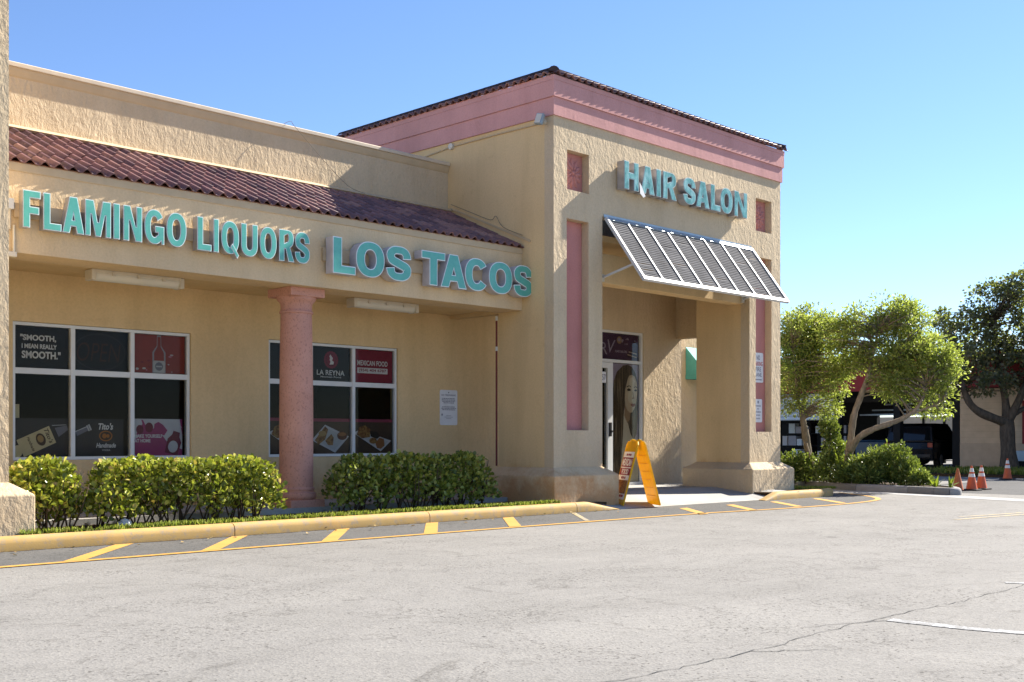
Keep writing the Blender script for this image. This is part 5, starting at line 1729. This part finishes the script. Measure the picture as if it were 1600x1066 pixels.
def tree(name, label, trunk, branches, blobs, n, size, leaf, barkm, seed, asp=.3, shell=.2, cl=60, clr=.3, group=None, girth=1.0):
    """trunk/branches: lists of (x,y,z,r); the crown is many leaf clumps hung on twigs inside the blobs"""
    g = np.random.default_rng(seed)
    r = random.Random(seed)
    t = thing(name, trunk[0][:3], label, "tree", group)
    mb = MB()
    nodes = []
    for br in [trunk] + branches:
        sp = smooth_path(br, 5)
        mb.tube([p[:3] for p in sp], [max(.006, p[3] * girth * (1 + .07 * math.sin(7.3 * i) + .05 * math.sin(3.1 * i + seed))) for i, p in enumerate(sp)], 9)
        nodes += [Vector(p[:3]) for p in sp[len(sp) // 3:]]
    P, d = blob_points(blobs, cl, g, shell)
    for i in range(cl):
        e = Vector(P[i])
        q = min(nodes, key=lambda m: (m - e).length + .6 * max(0, m.z - e.z))
        m = (q + e) / 2 + Vector((r.uniform(-.1, .1), r.uniform(-.1, .1), r.uniform(0, .15)))
        mb.tube([q, m, e], [.022 if size < .2 else .05, .013, .005], 5)
    mb.obj("trunk", barkm, t, smooth='all')
    per = max(1, n // cl)
    k = np.repeat(np.arange(cl), per)
    off = g.normal(0, 1, (len(k), 3))
    off /= np.linalg.norm(off, axis=1)[:, None]
    rad = clr * g.random(len(k)) ** .5
    scl = g.uniform(.65, 1.3, cl)[k]
    C = P[k] + off * (rad * scl)[:, None] * np.array([1, 1, .7])
    D = off + d[k] * .5
    D[:, 2] += .25
    leaf_cloud("crown", C, D, size, leaf, t, asp=asp, droop=.2, up=.6, seed=seed)
    return t

SG = "slim pale trees in the planted island"
tree("tree", "slim pale tree beside the tower with a forked trunk", [(24.67, 14.15, .1, .17), (24.58, 14.24, .93, .14), (24.43, 14.25, 1.47, .12), (24.39, 14.29, 1.78, .10)],
     [[(24.39, 14.29, 1.78, .08), (24.23, 14.31, 2.16, .06), (24.20, 14.34, 2.69, .04), (24.16, 14.38, 3.31, .02)], [(24.39, 14.29, 1.78, .07), (24.54, 14.28, 2.32, .05), (24.60, 14.36, 2.87, .04), (24.73, 14.23, 3.56, .02)],
      [(24.45, 14.23, 1.09, .05), (24.38, 14.02, .63, .045), (24.32, 13.79, .12, .05)]],
     [(24.58, 14.24, 3.94, .62, .62, .42), (24.11, 14.43, 3.69, .5, .5, .5), (24.97, 13.98, 3.72, .5, .5, .45), (24.31, 14.37, 2.78, .5, .5, .45), (24.70, 13.83, 2.62, .55, .55, .5), (24.70, 13.41, 2.9, .45, .45, .45),
      (24.06, 14.48, 2.08, .35, .35, .35), (24.61, 13.78, 1.93, .4, .4, .28), (24.77, 14.47, 3.35, .6, .6, .5), (25.2, 14.6, 3.3, .6, .6, .5), (25.0, 14.9, 2.7, .5, .5, .4)], 19000, .075, "leaf_tree", "bark_pale", 61, .24, .3, 380, .24, SG, .66)
tree("tree", "slim pale tree with one trunk leaning far out over the bushes", [(24.13, 12.99, .1, .18), (24.08, 12.90, .72, .15), (24.11, 12.87, 1.09, .125), (24.16, 12.81, 1.68, .11), (24.27, 12.70, 2.12, .10), (24.40, 12.57, 2.63, .08), (24.48, 12.49, 3.15, .05), (24.55, 12.42, 3.59, .03)],
     [[(24.06, 12.86, .87, .12), (23.96, 12.58, 1.18, .11), (24.01, 12.25, 1.37, .10), (24.17, 11.95, 1.49, .09), (24.33, 11.65, 1.64, .075), (24.43, 11.40, 1.88, .06), (24.58, 11.25, 2.30, .04)], [(24.40, 12.57, 2.56, .05), (24.54, 12.29, 2.82, .035), (24.70, 11.98, 2.99, .025)],
      [(24.38, 11.60, 1.69, .05), (24.53, 11.15, 1.87, .03), (24.63, 10.91, 2.01, .02)]],
     [(24.27, 12.70, 3.81, .6, .6, .42), (24.79, 12.18, 3.95, .55, .55, .45), (24.91, 11.77, 3.79, .5, .5, .5), (24.19, 13.21, 3.61, .45, .45, .4), (24.92, 11.33, 3.18, .5, .5, .4), (24.88, 11.09, 2.66, .45, .45, .5), (24.76, 11.63, 2.83, .6, .6, .5),
      (24.63, 12.33, 3.07, .55, .55, .5), (24.46, 11.94, 2.39, .5, .5, .4), (24.73, 11.24, 2.02, .42, .42, .42), (24.50, 12.90, 3.02, .4, .4, .35), (24.88, 10.94, 2.94, .3, .3, .3), (25.2, 12.0, 3.3, .6, .6, .5)], 23500, .075, "leaf_tree", "bark_pale", 62, .24, .3, 480, .24, SG, .66)
tree("tree", "large dark oak standing on the lawn before the garage wall", [(38.69, 14.89, -.02, .32), (38.64, 14.93, .85, .25), (38.61, 14.96, 1.81, .22)],
     [[(38.61, 14.96, 1.70, .17), (38.24, 15.19, 1.81, .15), (37.70, 15.61, 2.12, .13), (37.44, 15.86, 2.65, .1), (37.32, 15.98, 3.61, .05)], [(38.61, 14.96, 1.70, .17), (38.66, 14.63, 2.34, .13), (38.68, 14.32, 3.17, .1), (38.75, 14.25, 4.44, .05)],
      [(38.61, 14.96, 1.81, .15), (38.57, 15.01, 2.56, .12), (38.42, 15.16, 3.62, .09), (38.34, 15.23, 5.11, .04)], [(38.69, 14.89, 1.92, .1), (39.02, 14.55, 2.17, .08), (39.2, 14.10, 2.56, .05)]],
     [(38.36, 14.51, 6.0, 1.0, 1.0, .7), (38.34, 15.23, 5.75, 1.0, 1.0, .8), (37.75, 15.84, 5.11, .9, .9, .8), (37.34, 16.53, 4.92, .7, .7, .5), (38.72, 14.86, 4.68, 1.3, 1.3, 1.0), (37.82, 15.77, 3.83, 1.1, 1.1, .9), (38.4, 14.40, 3.59, 1.2, 1.3, .9),
      (37.37, 16.22, 2.98, .7, .7, .5), (39.0, 13.76, 5.06, 1.5, 1.5, 1.2), (39.32, 14.25, 6.6, .8, .8, .6), (37.77, 15.11, 2.96, 1.0, 1.0, .5), (38.6, 13.3, 3.5, 1.1, 1.4, .6), (38.5, 12.2, 4.6, 1.4, 1.4, 1.1), (38.4, 15.9, 4.5, 1.2, 1.2, .9)],
     16500, .11, "leaf_oak", "bark_dark", 63, .40, .25, 420, .27)
